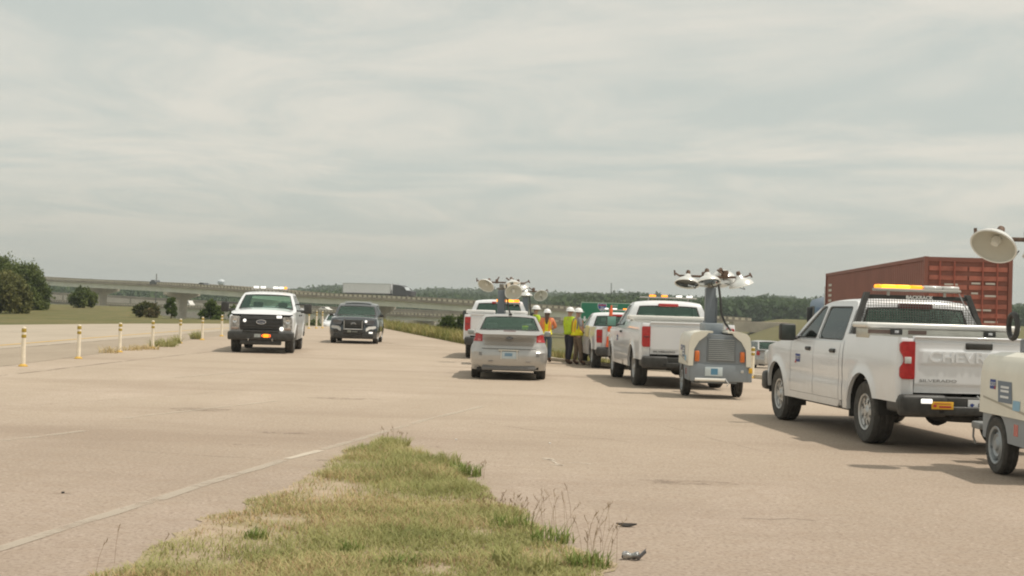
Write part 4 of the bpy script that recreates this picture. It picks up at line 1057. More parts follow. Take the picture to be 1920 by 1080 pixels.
def front_hd(root, B, W, yf):
    """tall upright work-truck nose with a wide dark grille"""
    zt = 1.155
    b = MB(); b.box(-.93, .93, yf - .40, yf - .10, .55, 1.10)
    # white surround of the headlights: fender corners
    for sg in (-1, 1):
        b.rbox(min(sg * .86, sg * .975), max(sg * .86, sg * .975), yf - .32, yf - .06, .60, zt + .0, .05)
    b.build('front_clip', WHITE, root)
    b = MB(); b.rbox(-.64, .64, yf - .12, yf - .0, .70, zt - .01, .04); gr = b.build('grille', BLACKP, root)
    b = MB()
    for k in range(5): b.rbox(-.62, .62, yf - .01, yf + .018, .74 + .078 * k, .765 + .078 * k, .008)
    for k in range(3): b.rbox(-.62 , .62, yf - .008, yf + .03, .84 + .10 * k, .862 + .10 * k, .01)
    b.build('grille_bar', mat('dark_bar', (.05, .05, .05), .4), gr)
    b = MB(); n = 24
    b.add([(0, yf + .045, .955)] + [(.135 * math.cos(2 * math.pi * k / n), yf + .04, .955 + .058 * math.sin(2 * math.pi * k / n)) for k in range(n)], [(0, k + 1, (k + 1) % n + 1) for k in range(n)]); em = b.build('emblem', mat('dark_blue_oval', (.03, .045, .09), .3), gr)
    b = MB(); b.tube([(.14 * math.cos(2 * math.pi * k / n), yf + .042, .955 + .062 * math.sin(2 * math.pi * k / n)) for k in range(n + 1)], .011, 6); b.build('emblem_ring', CHROME, gr)
    text('Ford', .075, CHROME, gr, FRONTM(0, yf + .047, .95), ext=.001)
    for sg in (-1, 1):
        b = MB(); b.prism([(sg * x, z) for x, z in roundpoly([(.66, .78), (.66, 1.12), (.90, 1.13), (.94, 1.05), (.93, .74), (.74, .70)], .03)], lambda u, v, w_: (u, w_, v), yf - .14, yf - .01 - .0)
        hl = b.build('headlight', mat('headlamp_lens', (.36, .35, .33), .15, coat=1, var=.5, vscale=12), root)
        c = MB(); c.lathe([(.07, 0), (.05, -.0), (.02, -.02), (.001, -.02)], (0, 1, 0), (sg * .80, yf + .004, .98), 16); c.build('reflector', CHROME, hl)
        c = MB(); c.rbox(min(sg * .68, sg * .9), max(sg * .68, sg * .9), yf - .01, yf + .004, .72, .78, .01); c.build('turn_lens', mat('dull_amber_lens', (.34, .25, .20), .3, coat=.5), hl)
    b = MB(); b.rbox(-1.0, 1.0, yf - .22, yf + .12, .40, .66, .05, seg=3); b.rbox(-.62, .62, yf - .16, yf + .05, .26, .42, .03); b.rbox(-.55, .55, yf + .0, yf + .128, .64, .70, .02)
    fb = b.build('front_bumper', BLACKP, root)
    b = MB(); b.box(.0, .19, yf + .124, yf + .129, .49, .59); b.build('licence_plate', mat('dull_plate', (.34, .37, .36), .5, var=.3, vscale=15), fb)
    b = MB(); b.rbox(-.24, -.08, yf + .12, yf + .15, .49, .59, .02, seg=3); b.build('warning_light', AMBERH, fb)
    b = MB(); b.rbox(-.08, -.03, yf + .12, yf + .14, .51, .57, .01); b.rbox(-.30, -.24, yf + .12, yf + .14, .50, .58, .01); b.build('warning_lens', mat('red_amber_lit', (.8, .12, .02), .4, emit=1.6, ecol=(1, .14, .03)), fb)
    for x, z, rr_ in ((-.50, .99, .05), (.61, .76, .062), (-.28, .63, .025), (-.06, .68, .022)):
        pass
    for x, z, rr_, nm in ((.50, .99, .05, 'strobe'), (-.62, .755, .066, 'fog_light')):
        b = MB(); b.lathe([(rr_, 0), (rr_ * .9, .02), (.001, .026)], (0, 1, 0), (x, yf + .03, z), 16); b.build(nm, LAMPW, root)
    b = MB(); b.rbox(-.62, -.46, yf + .02, yf + .04, 1.08, 1.16, .02); b.build('strobe', LAMPW, root)
    for x in (-.36, .36):
        b = MB(); b.tube([(x, yf + .14, .46), (x, yf + .18, .43), (x, yf + .18, .40), (x, yf + .13, .38)], .018, 6); b.build('tow_hook', CHROME, fb)

def lightbar(root, x0, x1, y, z, segs, h=.07, d=.2):
    """segs: list of (x0, x1, material) lit or clear modules"""
    b = MB(); b.rbox(x0, x1, y - d / 2, y + d / 2, z, z + h * .45, .015); b.tube([(x0 + .2, y, z - .06), (x0 + .2, y, z + .02)], .02, 6); b.tube([(x1 - .2, y, z - .06), (x1 - .2, y, z + .02)], .02, 6)
    o = b.build('light_bar', mat('bar_housing', (.42, .41, .38), .4, metal=.3), root)
    for a, c, m in segs:
        b = MB(); b.rbox(a, c, y - d / 2 + .01, y + d / 2 - .01, z + h * .42, z + h, .02, seg=3); b.build('beacon', m, o)
    return o

def car(name, label, loc, rz, P, paint, cat='car', group=None, glass=None, detail=True):
    root = empty(name, loc, rz); tag(root, label, cat, group)
    W, WB, yr, yf = P['W'], P['WB'], P['yr'], P['yf']; zdk, zbt, zhd = P['zdeck'], P['zbelt'], P['zhood']
    yC, yRr, yRf, yA = P['yC'], P['yRr'], P['yRf'], P['yA']; r = P['r']; ra = r + .065
    def ztop(y):
        if y < yC: return lerp(zdk - .05, zdk, ss((y - yr) / .35))
        if y < yA: return lerp(zdk, zbt, ss((y - yC) / .5)) if zdk > zbt else zbt
        return lerp(zbt, zhd, ((y - yA) / (yf - yA)) ** 1.4) - .06 * ss((y - yf + .3) / .3)
    top_in = P.get('tin', .06)
    def prof(y, z, e):
        d = 0.0; zt = zbt
        d += .05 * ss((.48 - z) / .28) + top_in * ss((z - .66) / (zt - .66 + .02)) + .006 * math.exp(-((z - .80) / .03) ** 2)
        if e > .5: d += (.05 * ss((z - .62) / .06) if y < 0 else .05 * ss((z - .60) / .1)) + .06 * ss((.36 - z) / .18)
        return d
    B = Body(W, yr, yf, P.get('rr', (.26, .30)), P.get('rf', (.34, .42)), [0, WB], ra, r, lambda y: .24 if -ra < y < WB + ra else .22, ztop, prof, bowr=.07, bowf=.12, flare=.012)
    b = MB(); gp = .005
    sA, sB, sC = yA + .12, P['seamB'], P['seamC']
    for sd_ in (1, -1):
        B.strip(b, [p for p in B.pts(-99, sC - gp) if not (abs(p[3]) > .9 and abs(p[0]) < P['lidw'] - .05)], 16, side=sd_)
        B.strip(b, B.pts(sA + gp, 99), 12, side=sd_)
        B.strip(b, B.pts(sC - gp, sA + gp), 3, zhi=.34, side=sd_); B.strip(b, B.pts(sC - .06, sA + .06), 6, zlo=.33, side=sd_, inset=.03)
        B.lip(b, lambda p: abs(p[0]) > W * .6, sd_)
        B.strip(b, lambda p: abs(p[3]) > .9 and abs(p[0]) <= P['lidw'] + .12 and p[1] < 0, 6, zhi=P['lidz'] - gp, side=sd_)
    B.deckgrid(b, yA - .12, yf, .055, powr=3)
    b.build('body', paint, root, smooth=35)
    b = MB()
    for sd_ in (1, -1): B.strip(b, lambda p: abs(p[3]) > .9 and abs(p[0]) <= P['lidw'] + .12 and p[1] < 0, 12, zlo=P['lidz'] + gp, side=sd_)
    B.deckgrid(b, yr, yC + .10, P.get('dcrown', .035), powr=3)
    lid = b.build('trunk_lid' if not P.get('suv') else 'tailgate', paint, root, smooth=35)
    for sd_ in (1, -1):
        for da, db in ((sC, sB), (sB, sA)):
            b = MB(); pts = sorted(set([da + gp, db - gp] + [p[1] for p in B.o if da + .02 < p[1] < db - .02 and p[2] == -1]))
            sv = B.o; B.o = [(-W, y, -1, 0) for y in pts]; B.strip(b, lambda p: True, 10, zlo=.345, side=sd_); B.o = sv
            dr = b.build('door', paint, root)
            c = MB(); xx = W - top_in * .7; hy = da + .12; c.rbox(-sd_ * xx - .03, -sd_ * xx + .03, hy, hy + .19, zbt - .13, zbt - .095, .012); c.build('handle', paint, dr)
    zr = P['zroof']; wtop = W - top_in
    g = dict(yA=yA, yRf=yRf, yRr=yRr, yC=yC, zA=zbt, zC=zdk + (0 if not P.get('suv') else .0), zr=zr, wA=wtop - .005, wC=wtop - P.get('cin', .05), wr=P['wr'], crown=.05, wbulge=.10, rbulge=.08 if not P.get('suv') else .03, rz=(.03, .045), ru=.05, rcf=.4, rcr=.3, fz=.12 if P.get('suv') else .07)
    z0, z1 = max(zbt, zdk) + .035, zr - .055
    slF = (yRf - yA) / (zr - zbt); slR = (yRr - yC) / (zr - zdk)
    fy = lambda z: yA + slF * (z - zbt) - .11; ry = lambda z: yC + slR * (z - zdk) + .12
    hs_ = [roundpoly([(sB + .04, z0), (fy(z0), z0), (fy(z1), z1), (sB + .04, z1)], .04), roundpoly([(max(sC + .16, ry(z0)), z0), (sB - .04, z0), (sB - .04, z1), (max(sC + .18, ry(z1)), z1)], .05)]
    if P.get('suv'): hs_.append(roundpoly([(ry(z0) + .0, z0), (sC + .08, z0), (sC + .10, z1), (ry(z1) + .0, z1)], .05))
    greenhouse(root, g, paint, glass or DGLASS, glass or GLASS, glass or GLASS, hs_)
    # shoulder ledge closing body top to glasshouse
    b = MB()
    for sg in (-1, 1):
        yy = [lerp(yC, yA, k / 10) for k in range(11)]; vs = []
        for y in yy:
            q = B.pos((-W, y, -1, 0), ztop(y)); t = (y - yC) / (yA - yC); vs += [(sg * abs(q[0]), y, q[2]), (sg * (lerp(g['wC'], g['wA'], t) - .03), y, lerp(g['zC'], g['zA'], t) + .003)]
        b.add(vs, [(2 * k, 2 * k + 2, 2 * k + 3, 2 * k + 1) for k in range(10)])
    b.build('shoulder', paint, root)
    cabin(root, yC + .1, yA, zbt, wtop - .06, zfloor=.3, dashz=zbt + .02); seats(root, [yA - 1.25, yC + .55] if not P.get('suv') else [yA - 1.2, yA - 2.1], .62 if not P.get('suv') else .75, w=.46, h=.60, m=SEATL if not P.get('suv') else SEATM)
    if not P.get('suv'):
        b = MB(); b.rbox(-.62, .62, yC - .02, yC + .5, zdk - .06, zdk - .01, .02); b.build('parcel_shelf', SEATL, root)
    b = MB(); b.box(-W + .16, W - .16, yr + .25, yf - .25, .20, .30); b.box(-W + .2, W - .2, yr + .10, yf - .15, .24, .60)
    for a_ in (0, WB):
        for sg in (-1, 1):
            vs = []; n = 12
            for k in range(n + 1):
                t = math.pi * k / n
                for xx in (W - .03, W - .30): vs.append((sg * xx, a_ + (ra + .015) * math.cos(t), r + (ra + .015) * math.sin(t)))
            b.add(vs, [(2 * k, 2 * k + 2, 2 * k + 3, 2 * k + 1) for k in range(n)])
    b.tube([(-.5, yr + .5, .22), (-.52, yr + .06, .23)], .03, 8)
    b.rbox(-.72, -.35, yr + .1, yr + .45, .17, .28, .05)
    b.build('underbody', DARKU, root)
    for sg in (-1, 1):
        for a_ in (0, WB): make_wheel(root, sg * (W - .125), a_, r, .21, r * .62, sg, P.get('rim'), 'slots', 7)
        mirror(root, W - .04, yA - .30, zbt + .05, sg, P.get('mirm', paint), h=.12, wd=.16, gm=mat('mirror_glass_grey', (.35, .38, .37), .2))
    return root, B, lid

# ------------------------------------------------------------------ light tower trailers
def light_tower(label, loc, rz, group='towed light towers', variant=0, logo=True, mz=.09):
    root = empty('light_tower_trailer', loc, rz); tag(root, label, 'light tower', group)
    hw, y0, y1 = .545, -1.02, .42
    arch = [(.30 * 1.12 * math.cos(t), .30 + .30 * 1.12 * math.sin(t)) for t in [math.pi * k / 10 for k in range(11)]]
    b = MB(); sidep = [(y0 + .06, .34), (y0, .40), (y0, .66), (y1, .66), (y1, .36)] + [(.336 * math.cos(t), .30 + .336 * math.sin(t)) for t in [.15 + (math.pi - .3) * k / 10 for k in range(11)]]
    for sg in (-1, 1): b.prism(sidep, lambda u, v, w_: (sg * w_, u, v), hw - .02, hw + .02)
    b.rbox(-hw, hw, y0 - .02, y0 + .02, .33, .66, .02); b.box(-hw, hw, y1 - .02, y1, .36, .66)
    b.box(-hw + .20, hw - .20, y0 + .05, y1, .30, .36); b.box(-hw, hw, y0, y1, .63, .655)
    b.rbox(hw - .02, hw + .07, y0 - .03, y0 + .18, .33, .56, .015)
    ch = b.build('chassis', GREYP, root, smooth=30)
    # enclosure: rear and front panels with sloping shoulders
    pr = [(-.52, .66), (.52, .66), (.52, 1.0), (.48, 1.14), (.40, 1.21), (-.40, 1.21), (-.48, 1.14), (-.52, 1.0)]
    b = MB(); b.prism(pr, lambda u, v, w_: (u, w_, v), y0 + .0, y1 - .02)
    b.rbox(-.20, .16, -.35, .40, 1.18, 1.42, .03); b.prism([(-.35, 1.19), (.42, 1.19), (.42, 1.46), (.0, 1.38)], lambda u, v, w_: (w_, u, v), -.14, .10)
    b.build('enclosure', GREYP, root, smooth=30)
    b = MB(); b.rbox(-.24, .30, y0 - .018, y0 + .01, .70, 1.16, .01)
    gr = b.build('grille', mat('machine_grey_dark', (.17, .19, .205), .5), root); b = MB()
    for k in range(11): b.rbox(-.21, .27, y0 - .034, y0 - .012, .735 + .037 * k, .752 + .037 * k, .004)
    b.build('louvre', mat('louvre_grey', (.34, .36, .36), .5), gr)
    # clamshell covers
    for sg in (-1, 1):
        o = [(.14, 1.275), (.36, 1.27), (.50, 1.235), (.555, 1.17), (.578, 1.05), (.59, .62)]
        i = [(x - .035 if x > .4 else x, z - .035 if z > .63 else z) for x, z in o]
        b = MB(); b.prism([(sg * x, z) for x, z in o + i[::-1]], lambda u, v, w_: (u, w_, v), y0 - .05, y1 + .05)
        b.prism([(sg * x, z) for x, z in [(.588, .62), (.576, 1.05), (.553, 1.17), (.498, 1.233), (.36, 1.268), (.20, 1.272), (.27, 1.18), (.40, 1.08), (.485, .93), (.50, .62)]], lambda u, v, w_: (u, w_, v), y0 - .055, y0 + .0)
        b.prism([(sg * x, z) for x, z in [(.588, .62), (.576, 1.05), (.553, 1.17), (.498, 1.233), (.36, 1.268), (.14, 1.272), (.14, .62)]], lambda u, v, w_: (u, w_, v), y1 + .01, y1 + .045)
        cv = b.build('cover', CREAM, root, smooth=30)
        # moulded step and stickers on the side
        X = sg * .579
        b = MB(); b.add([(sg * .592, -.98, .66), (sg * .589, .36, .78), (sg * .589, .36, .80), (sg * .592, -.98, .685)], [(0, 1, 2, 3)]); b.build('moulding', mat('cream_shadow_gap', (.42, .39, .32), .6), cv)
        def patch(ya, yb, za, zb, m, nm, xo=.004, sk=0):
            fx = lambda z: sg * (lerp(.578, .590, (1.05 - z) / .43) + xo)
            q = MB(); q.add([(fx(za), ya, za), (fx(za), yb, za), (fx(zb), yb + sk, zb), (fx(zb), ya + sk, zb)], [(0, 1, 2, 3)]); return q.build(nm, m, cv, smooth=0)
        if logo:
            patch(.0, .17, .885, .985, BLUEL, 'logo_panel')
            patch(.0, .03, .885, .92, REDL, 'logo_mark', .006)
            if sg < 0: text('SCDOT', .058, PLATE, cv, LEFTM(-(.5822 + .008), .08, .935), ext=.001)
            patch(-.50, -.10, .76, .98, mat('grey_blue_panel', (.14, .18, .23), .45), 'name_panel', sk=.04)
            for z in (.92, .88, .82): patch(-.40, -.16, z - .012, z + .012, PLATE, 'name_text', .007)
            patch(-.72, -.52, .70, .80, mat('pale_blue', (.25, .45, .60), .5), 'sticker')
    # lights, plate, bar
    for sg, x in ((-1, -.425), (1, .425)):
        b = MB(); b.rbox(x - .045, x + .045, y0 - .05, y0 + .0, .70, .90, .04, seg=3); b.build('tail_light', LENSO, root)
    b = MB(); b.rbox(-.27, .06, y0 - .04, y0 - .02, .435, .60, .006); pl = b.build('licence_plate', mat('plate_trailer', (.55, .62, .64), .4), root)
    b = MB(); b.add([(-.16, y0 - .043, .46), (-.03, y0 - .043, .46), (-.03, y0 - .043, .575), (-.16, y0 - .043, .575)], [(0, 1, 2, 3)]); b.build('emblem', mat('plate_blue', (.10, .25, .38), .5), pl)
    b = MB(); b.tube([(-.46, y0 - .07, .365), (.10, y0 - .07, .365)], .028, 8); b.build('tow_bar', WALU, root)
    b = MB(); b.tube([(.10, y0 - .06, .40), (.17, y0 - .08, .30), (.14, y0 - .08, .25)], .012, 6); b.build('hook', ALU, root)
    b = MB(); b.rbox(.40, .46, y0 - .04, y0, .50, .56, .02); b.build('reflector', LENSC, root)
    b = MB(); b.rbox(.55, .62, y0 - .04, y0 - .02, .50, .60, .01); b.build('side_marker', YELLOWS, root)
    b = MB(); b.box(-.567, -.563, -.62, -.50, .44, .56); b.build('side_reflector', LENSR, root)
    # axle, draw bar, jack
    b = MB(); b.tube([(-.45, 0, .30), (.45, 0, .30)], .03, 8); b.box(-.35, .35, -.9, .3, .29, .34); b.rbox(-.04, .04, .30, 1.62, .34, .42, .01); b.build('axle_and_drawbar', mat('drawbar_grey', (.17, .18, .19), .55, var=.1), root)
    b = MB(); b.rbox(-.40, .02, 1.02, 1.30, .38, .46, .02); b.rbox(-.24, -.04, .92, 1.22, .20, .42, .02); b.tube([(-.38, 1.26, .40), (-.37, 1.30, .28), (-.34, 1.30, .20)], .012, 6); b.tube([(-.05, 1.28, .45), (-.12, 1.5, .56), (-.2, 1.7, .72)], .010, 5); b.build('jack', mat('dull_grey', (.24, .25, .25), .5), root)
    for sg in (-1, 1): make_wheel(root, sg * .50, 0, .30, .16, .19, sg, mat('trailer_rim', (.34, .36, .37), .45, metal=.4), 'disc')
    # mast
    my = .30
    b = MB(); b.rbox(-.12, .08, my - .09, my + .09, .62, 2.02 + mz, .012); b.tube([(.10, my - .06, 1.3), (.10, my - .06, 1.92)], .018, 6)
    mst = b.build('mast', mat('mast_grey_blue', (.16, .18, .20), .4, metal=.3), root)
    b = MB(); b.rbox(-.08, .05, my - .07, my + .07, 2.0 + mz, 2.20 + mz, .01); b.tube([(-.14, my, 2.06 + mz), (.10, my, 2.06 + mz)], .03, 8); b.build('mast_head', mat('mast_head_mix', (.22, .20, .17), .6, var=.4, vscale=15), mst)
    z = 2.24 + mz
    b = MB(); b.rbox(-.64, .66, my - .025, my + .025, z - .022, z + .022, .006)
    b.tube([(-.72, my, z + .05), (-.64, my, z)], .02, 6); b.tube([(-.74, my, z + .11), (-.73, my, z + .0)], .018, 6)
    b.tube([(-.18, my, z), (-.10, my + .02, z + .16)], .02, 6); b.tube([(.10, my, z + .14), (.26, my, z + .03)], .022, 6); b.rbox(.22, .32, my - .05, my + .05, z - .03, z + .13, .01)
    b.tube([(.62, my, z), (.76, my, z + .06)], .018, 6); b.tube([(.74, my, z + .10), (.79, my, z + .01)], .018, 6); b.rbox(-.20, -.12, my - .05, my + .05, z - .03, z + .09, .01)
    arm = b.build('cross_arm', RUST, mst)
    # lamp heads: position, direction of the beam (local)
    lamps = [(-.50, -.20, -.02, (-.12, -.35, -1)), (-.12, -.24, .02, (.10, -.30, -1)), (.20, .10, .07, (.25, .7, -.75)), (.52, -.14, -.01, (.30, .10, -1))]
    if variant == 1: lamps = [(-.53, -.10, .02, (-.48, -.50, -.76)), (-.05, -.16, .0, (.08, -.25, -1)), (.30, .10, .03, (.25, .3, -.9)), (.60, -.14, -.02, (.3, -.2, -.9))]
    if variant == 2: lamps = [(-.42, -.1, .0, (-.35, -.6, -.7)), (.26, -.12, .04, (.15, -.5, -.9)), (.48, .08, -.02, (.3, .2, -.9)), (.30, -.28, -.20, (.1, -.9, -.5))]
    if variant == 3: lamps = [(.50, -.12, -.05, (.2, -.75, -.6)), (.0, .0, .0, (0, 0, -1))]
    lm_in = mat('lamp_inside', (.60, .60, .56), .5); lm_out = mat('lamp_shell', (.78, .78, .75), .25, metal=.4, coat=.3)
    for x, dy_, dz, di in lamps:
        A = Vector(di).normalized(); o = Vector((x, my + dy_, z + dz))
        b = MB(); b.lathe([(.035, -.06), (.06, -.04), (.08, .01), (.14, .04), (.20, .075), (.238, .125), (.245, .15)], A, o, 28)
        sh = b.build('lamp', lm_out, mst, smooth=60)
        b = MB(); b.lathe([(.241, .149), (.196, .084), (.135, .049), (.075, .018), (.001, .01)], A, o, 28); b.build('reflector', lm_in, sh, smooth=60)
        b = MB(); b.lathe([(.230, .144), (.12, .148), (.001, .151)], A, o, 28); b.build('lens', glassmat('lamp_glass', (.95, .95, .92), ior=1.2) if 'lamp_glass' not in bpy.data.materials else bpy.data.materials['lamp_glass'], sh, smooth=0)
        b = MB(); b.lathe([(.001, .02), (.045, .03), (.055, .07), (.04, .12), (.001, .145)], A, o, 14); b.build('bulb', mat('bulb_white', (.8, .8, .78), .2, coat=.5), sh)
        b = MB(); b.lathe([(.243, .141), (.25, .15), (.243, .16), (.230, .153)], A, o, 28, close=True); b.build('rim', mat('lamp_rim', (.8, .8, .76), .35), sh)
        b = MB(); s1 = o + A * -.08; b.tube([Vector((x, my, z)), Vector((x, my + dy_ * .5, z + .05)), s1], .02, 6); b.lathe([(.001, -.13), (.035, -.13), (.045, -.09), (.04, -.055)], A, o, 12); b.build('bracket', RUST, sh)
        b = MB(); b.tube([s1, s1 + Vector((.06, -.03, -.20)), s1 + Vector((.14, .0, -.30)), Vector((x * .5, my, z - .12))], .007, 5); b.build('wire', BLACKP, sh)
    b = MB(); b.tube([(.12, my - .08, 2.12 + mz), (.16, my - .14, 1.9), (.18, my - .16, 1.62), (.26, my - .2, 1.42), (.36, my - .3, 1.28)], .024, 7); b.build('cable', BLACKP, mst)
    n = 20; b = MB(); b.tube([(-.30 + 0 * k, my + .02 + .13 * math.cos(2 * math.pi * k / n), 1.55 + .13 * math.sin(2 * math.pi * k / n)) for k in range(n + 1)], .03, 8); 
    if variant == 1: b.build('cable_coil', BLACKP, mst)
    b = MB(); b.rbox(.22, .40, .12, .24, 1.25, 1.30, .01); b.tube([(.24, .18, 1.28), (.24, .18, 1.44), (.34, .18, 1.44)], .02, 6); b.build('lifting_eye', WALU, root)
    b = MB(); b.rbox(-.02, .04, y0 + .5, y0 + .505, 1.2, 1.3, .01) if False else None
    return root

# ------------------------------------------------------------------ people
def skinmesh(name, V, E, Rr, m, parent, sub=2, rootv=0):
    """one continuous surface grown round a skeleton: joints V, bones E, radii Rr"""
    me = bpy.data.meshes.new(name); me.from_pydata([tuple(v) for v in V], E, []); o = bpy.data.objects.new(name, me); COL.objects.link(o)
    sk = o.modifiers.new('s', 'SKIN'); sk.use_smooth_shade = True
    d = me.skin_vertices[0].data
    for i, r in enumerate(Rr):
        d[i].radius = r if isinstance(r, tuple) else (r, r); d[i].use_root = (i == rootv)
    sb = o.modifiers.new('b', 'SUBSURF'); sb.levels = sb.render_levels = sub
    bpy.context.view_layer.update()
    me2 = bpy.data.meshes.new_from_object(o.evaluated_get(bpy.context.evaluated_depsgraph_get())); me2.name = name
    bpy.data.objects.remove(o); bpy.data.meshes.remove(me)
    me2.materials.clear(); me2.materials.append(m); me2.shade_smooth()
    q = bpy.data.objects.new(name, me2); COL.objects.link(q); q.parent = parent; return q
SKIN = mat('skin', (.46, .27, .19), .55, var=.06); HAIRB = mat('brown_hair', (.09, .05, .03), .6, var=.3, vscale=30)
HAT = mat('hard_hat_white', (.80, .80, .78), .3, coat=.6); LIME = mat('lime_fabric', (.50, .68, .03), .75, var=.10, vscale=12); YEL = mat('yellow_vest', (.82, .74, .01), .75, var=.08, vscale=12)
ORG = mat('orange_trim', (.90, .22, .06), .7); JEAN = mat('blue_jeans', (.075, .11, .145), .85, var=.2, vscale=25); NAVY = mat('navy_trousers', (.035, .034, .050), .85, var=.2, vscale=20)
KHAKI = mat('brown_khaki', (.17, .125, .085), .85, var=.2, vscale=20); BOOT = mat('brown_boots', (.11, .06, .04), .7); PINK = mat('pink_sleeve', (.75, .22, .24), .7); SILT = mat('reflective_tape', (.65, .66, .6), .4, metal=.3)
GREYS = mat('grey_shirt', (.24, .24, .25), .8)
def person(label, loc, rz, h, shirt, trousers, arms, legs=((.0, 0), (.0, 0)), vest=None, lean=0, hair=None, group=None, head_turn=0.0, belly=1.0, band=ORG, sleeve=None, look=0):
    """local +Y is the way the person faces; arms: (elbow, hand) offsets from each shoulder; legs: foot (x, y) offsets"""
    s = h / 1.78; root = empty('person', loc, rz); tag(root, label, 'person', group); root.scale = (s, s, s)
    hip = Vector((0, 0, .93)); wa = Vector((0, lean * .3, 1.10)); ch = Vector((0, lean * .8, 1.32)); nk = Vector((0, lean, 1.50)); hd = Vector((0, lean + .02, 1.64))
    V = [hip, wa, ch, nk, nk + Vector((0, .005, .05)), hd + Vector((0, 0, -.01)), hd + Vector((0, -.005, .085))]; E = [(0, 1), (1, 2), (2, 3), (3, 4), (4, 5), (5, 6)]
    Rr = [(.15, .105), (.135 * belly, .10 * belly), (.165, .11), (.07, .065), (.052, .055), (.078, .095), (.062, .075)]
    armsP = []; 
    for sg, (el, ha) in zip((-1, 1), arms):
        sh = Vector((sg * .185, lean * .9, 1.43)); e = sh + Vector(el); q = sh + Vector(ha); i = len(V)
        V += [sh, e, q]; E += [(2, i), (i, i + 1), (i + 1, i + 2)]; Rr += [.062, .042, .028]; armsP.append((sh, e, q))
        d = (q - e).normalized(); sid = Vector((sg, 0, 0)) - d * d.x * sg; sid = sid.normalized() if sid.length > .1 else Vector((0, 1, 0)); nrm = d.cross(sid).normalized()
        pc = q + d * .075; V.append(pc); E.append((i + 2, i + 3)); Rr.append((.036, .018)); pi_ = i + 3
        for f, (off, ln) in enumerate(((-.028, .065), (-.010, .078), (.009, .072), (.027, .055))):
            k = len(V); V += [pc + sid * off * -1 + d * .035, pc + sid * off * -1 + d * (.035 + ln * .55) + nrm * .012, pc + sid * off * -1 + d * (.03 + ln * .85) + nrm * .035]; E += [(pi_, k), (k, k + 1), (k + 1, k + 2)]; Rr += [.0095, .0085, .007]
        k = len(V); V += [q + d * .035 - sid * -.042 * (-1), q + d * .075 - sid * .055 + nrm * .015]; E += [(pi_, k), (k, k + 1)]; Rr += [.011, .009]
    legP = []
    for sg, (fx, fy) in zip((-1, 1), legs):
        hj = Vector((sg * .095, 0, .88)); an = Vector((sg * .11 + fx, fy - .02, .10)); kn = (hj + an) / 2 + Vector((0, .035, .0)); i = len(V)
        V += [hj, kn, an, an + Vector((sg * .02, .13, -.045))]; E += [(0, i), (i, i + 1), (i + 1, i + 2), (i + 2, i + 3)]; Rr += [.088, .058, .040, (.04, .03)]; legP.append((hj, kn, an))
    body = skinmesh('body', V, E, Rr, SKIN, root)
    # shirt
    V2 = [wa + Vector((0, 0, -.14)), wa, ch, nk + Vector((0, 0, -.03))]; E2 = [(0, 1), (1, 2), (2, 3)]; R2 = [(.175 * belly, .135 * belly), (.165 * belly, .13 * belly), (.185, .13), (.085, .08)]
    for (sh, e, q), fr_ in zip(armsP, (1, 1)):
        i = len(V2); V2 += [sh, sh.lerp(e, .9)]; E2 += [(2, i), (i, i + 1)]; R2 += [.078, .060]
        if sleeve: V2 += [e, e.lerp(q, .85)]; E2 += [(i + 1, i + 2), (i + 2, i + 3)]; R2 += [.056, .042]
    skinmesh('shirt', V2, E2, R2, sleeve or shirt, root, rootv=1)
    if vest:
        V3 = [wa + Vector((0, 0, -.16)), wa, ch, nk + Vector((0, 0, -.02))]; R3 = [(.19 * belly, .15 * belly), (.18 * belly, .145 * belly), (.205, .15), (.12, .09)]
        vv = skinmesh('vest', V3, [(0, 1), (1, 2), (2, 3)], R3, vest, root, rootv=1)
    tr_ = vest and .012 or 0
    tgt = MB()
    def ring(z, rx, ry, cy, hh):
        n = 24; vs = []
        for k in range(n):
            t = 2 * math.pi * k / n
            for zz_ in (z - hh, z + hh): vs.append((rx * math.cos(t), cy + ry * math.sin(t), zz_))
        tgt.add(vs, [(2 * k, 2 * ((k + 1) % n), 2 * ((k + 1) % n) + 1, 2 * k + 1) for k in range(n)])
    ring(1.02, (.150 + tr_) * belly, (.118 + tr_) * belly, lean * .25, .026); ring(1.20, .150 * (belly * .5 + .5) + tr_, .118 + tr_, lean * .5, .024)
    tgt.build('band', band, root)
    if vest:
        st = MB()
        for x in (-.09, .09):
            for sy in (-1, 1):
                st.add([(x - .022, lean * .4 + sy * .150, 1.03), (x + .022, lean * .4 + sy * .150, 1.03), (x + .022, lean * .8 + sy * .135, 1.40), (x - .022, lean * .8 + sy * .135, 1.40)], [(0, 1, 2, 3)])
        st.build('strap', ORG, root, smooth=0)
    # trousers and boots
    V4 = [hip + Vector((0, 0, .07)), hip + Vector((0, 0, -.04))]; E4 = [(0, 1)]; R4 = [(.165 * belly, .125 * belly), (.165, .12)]
    for hj, kn, an in legP:
        i = len(V4); V4 += [hj, kn, an + Vector((0, 0, .02))]; E4 += [(1, i), (i, i + 1), (i + 1, i + 2)]; R4 += [.105, .078, .070]
    skinmesh('trousers', V4, E4, R4, trousers, root)
    for sg, (hj, kn, an) in zip((-1, 1), legP):
        skinmesh('boot', [an + Vector((0, -.02, .06)), an + Vector((0, -.02, -.05)), an + Vector((sg * .02, .16, -.055))], [(0, 1), (1, 2)], [.058, (.055, .05), (.05, .045)], BOOT, root, rootv=1)
    # head details
    H = Matrix.Translation(hd) @ Matrix.Rotation(head_turn, 4, 'Z') @ Matrix.Rotation(look, 4, 'X')
    b = MB(); n = 22
    for i in range(1):
        prof_ = [(.001, .155), (.06, .148), (.10, .115), (.122, .06), (.128, .035)]
        b.lathe(prof_, (0, 0, 1), (0, 0, 0), n); b.v = [tuple(H @ Vector((x, y * 1.12, z))) for x, y, z in b.v]
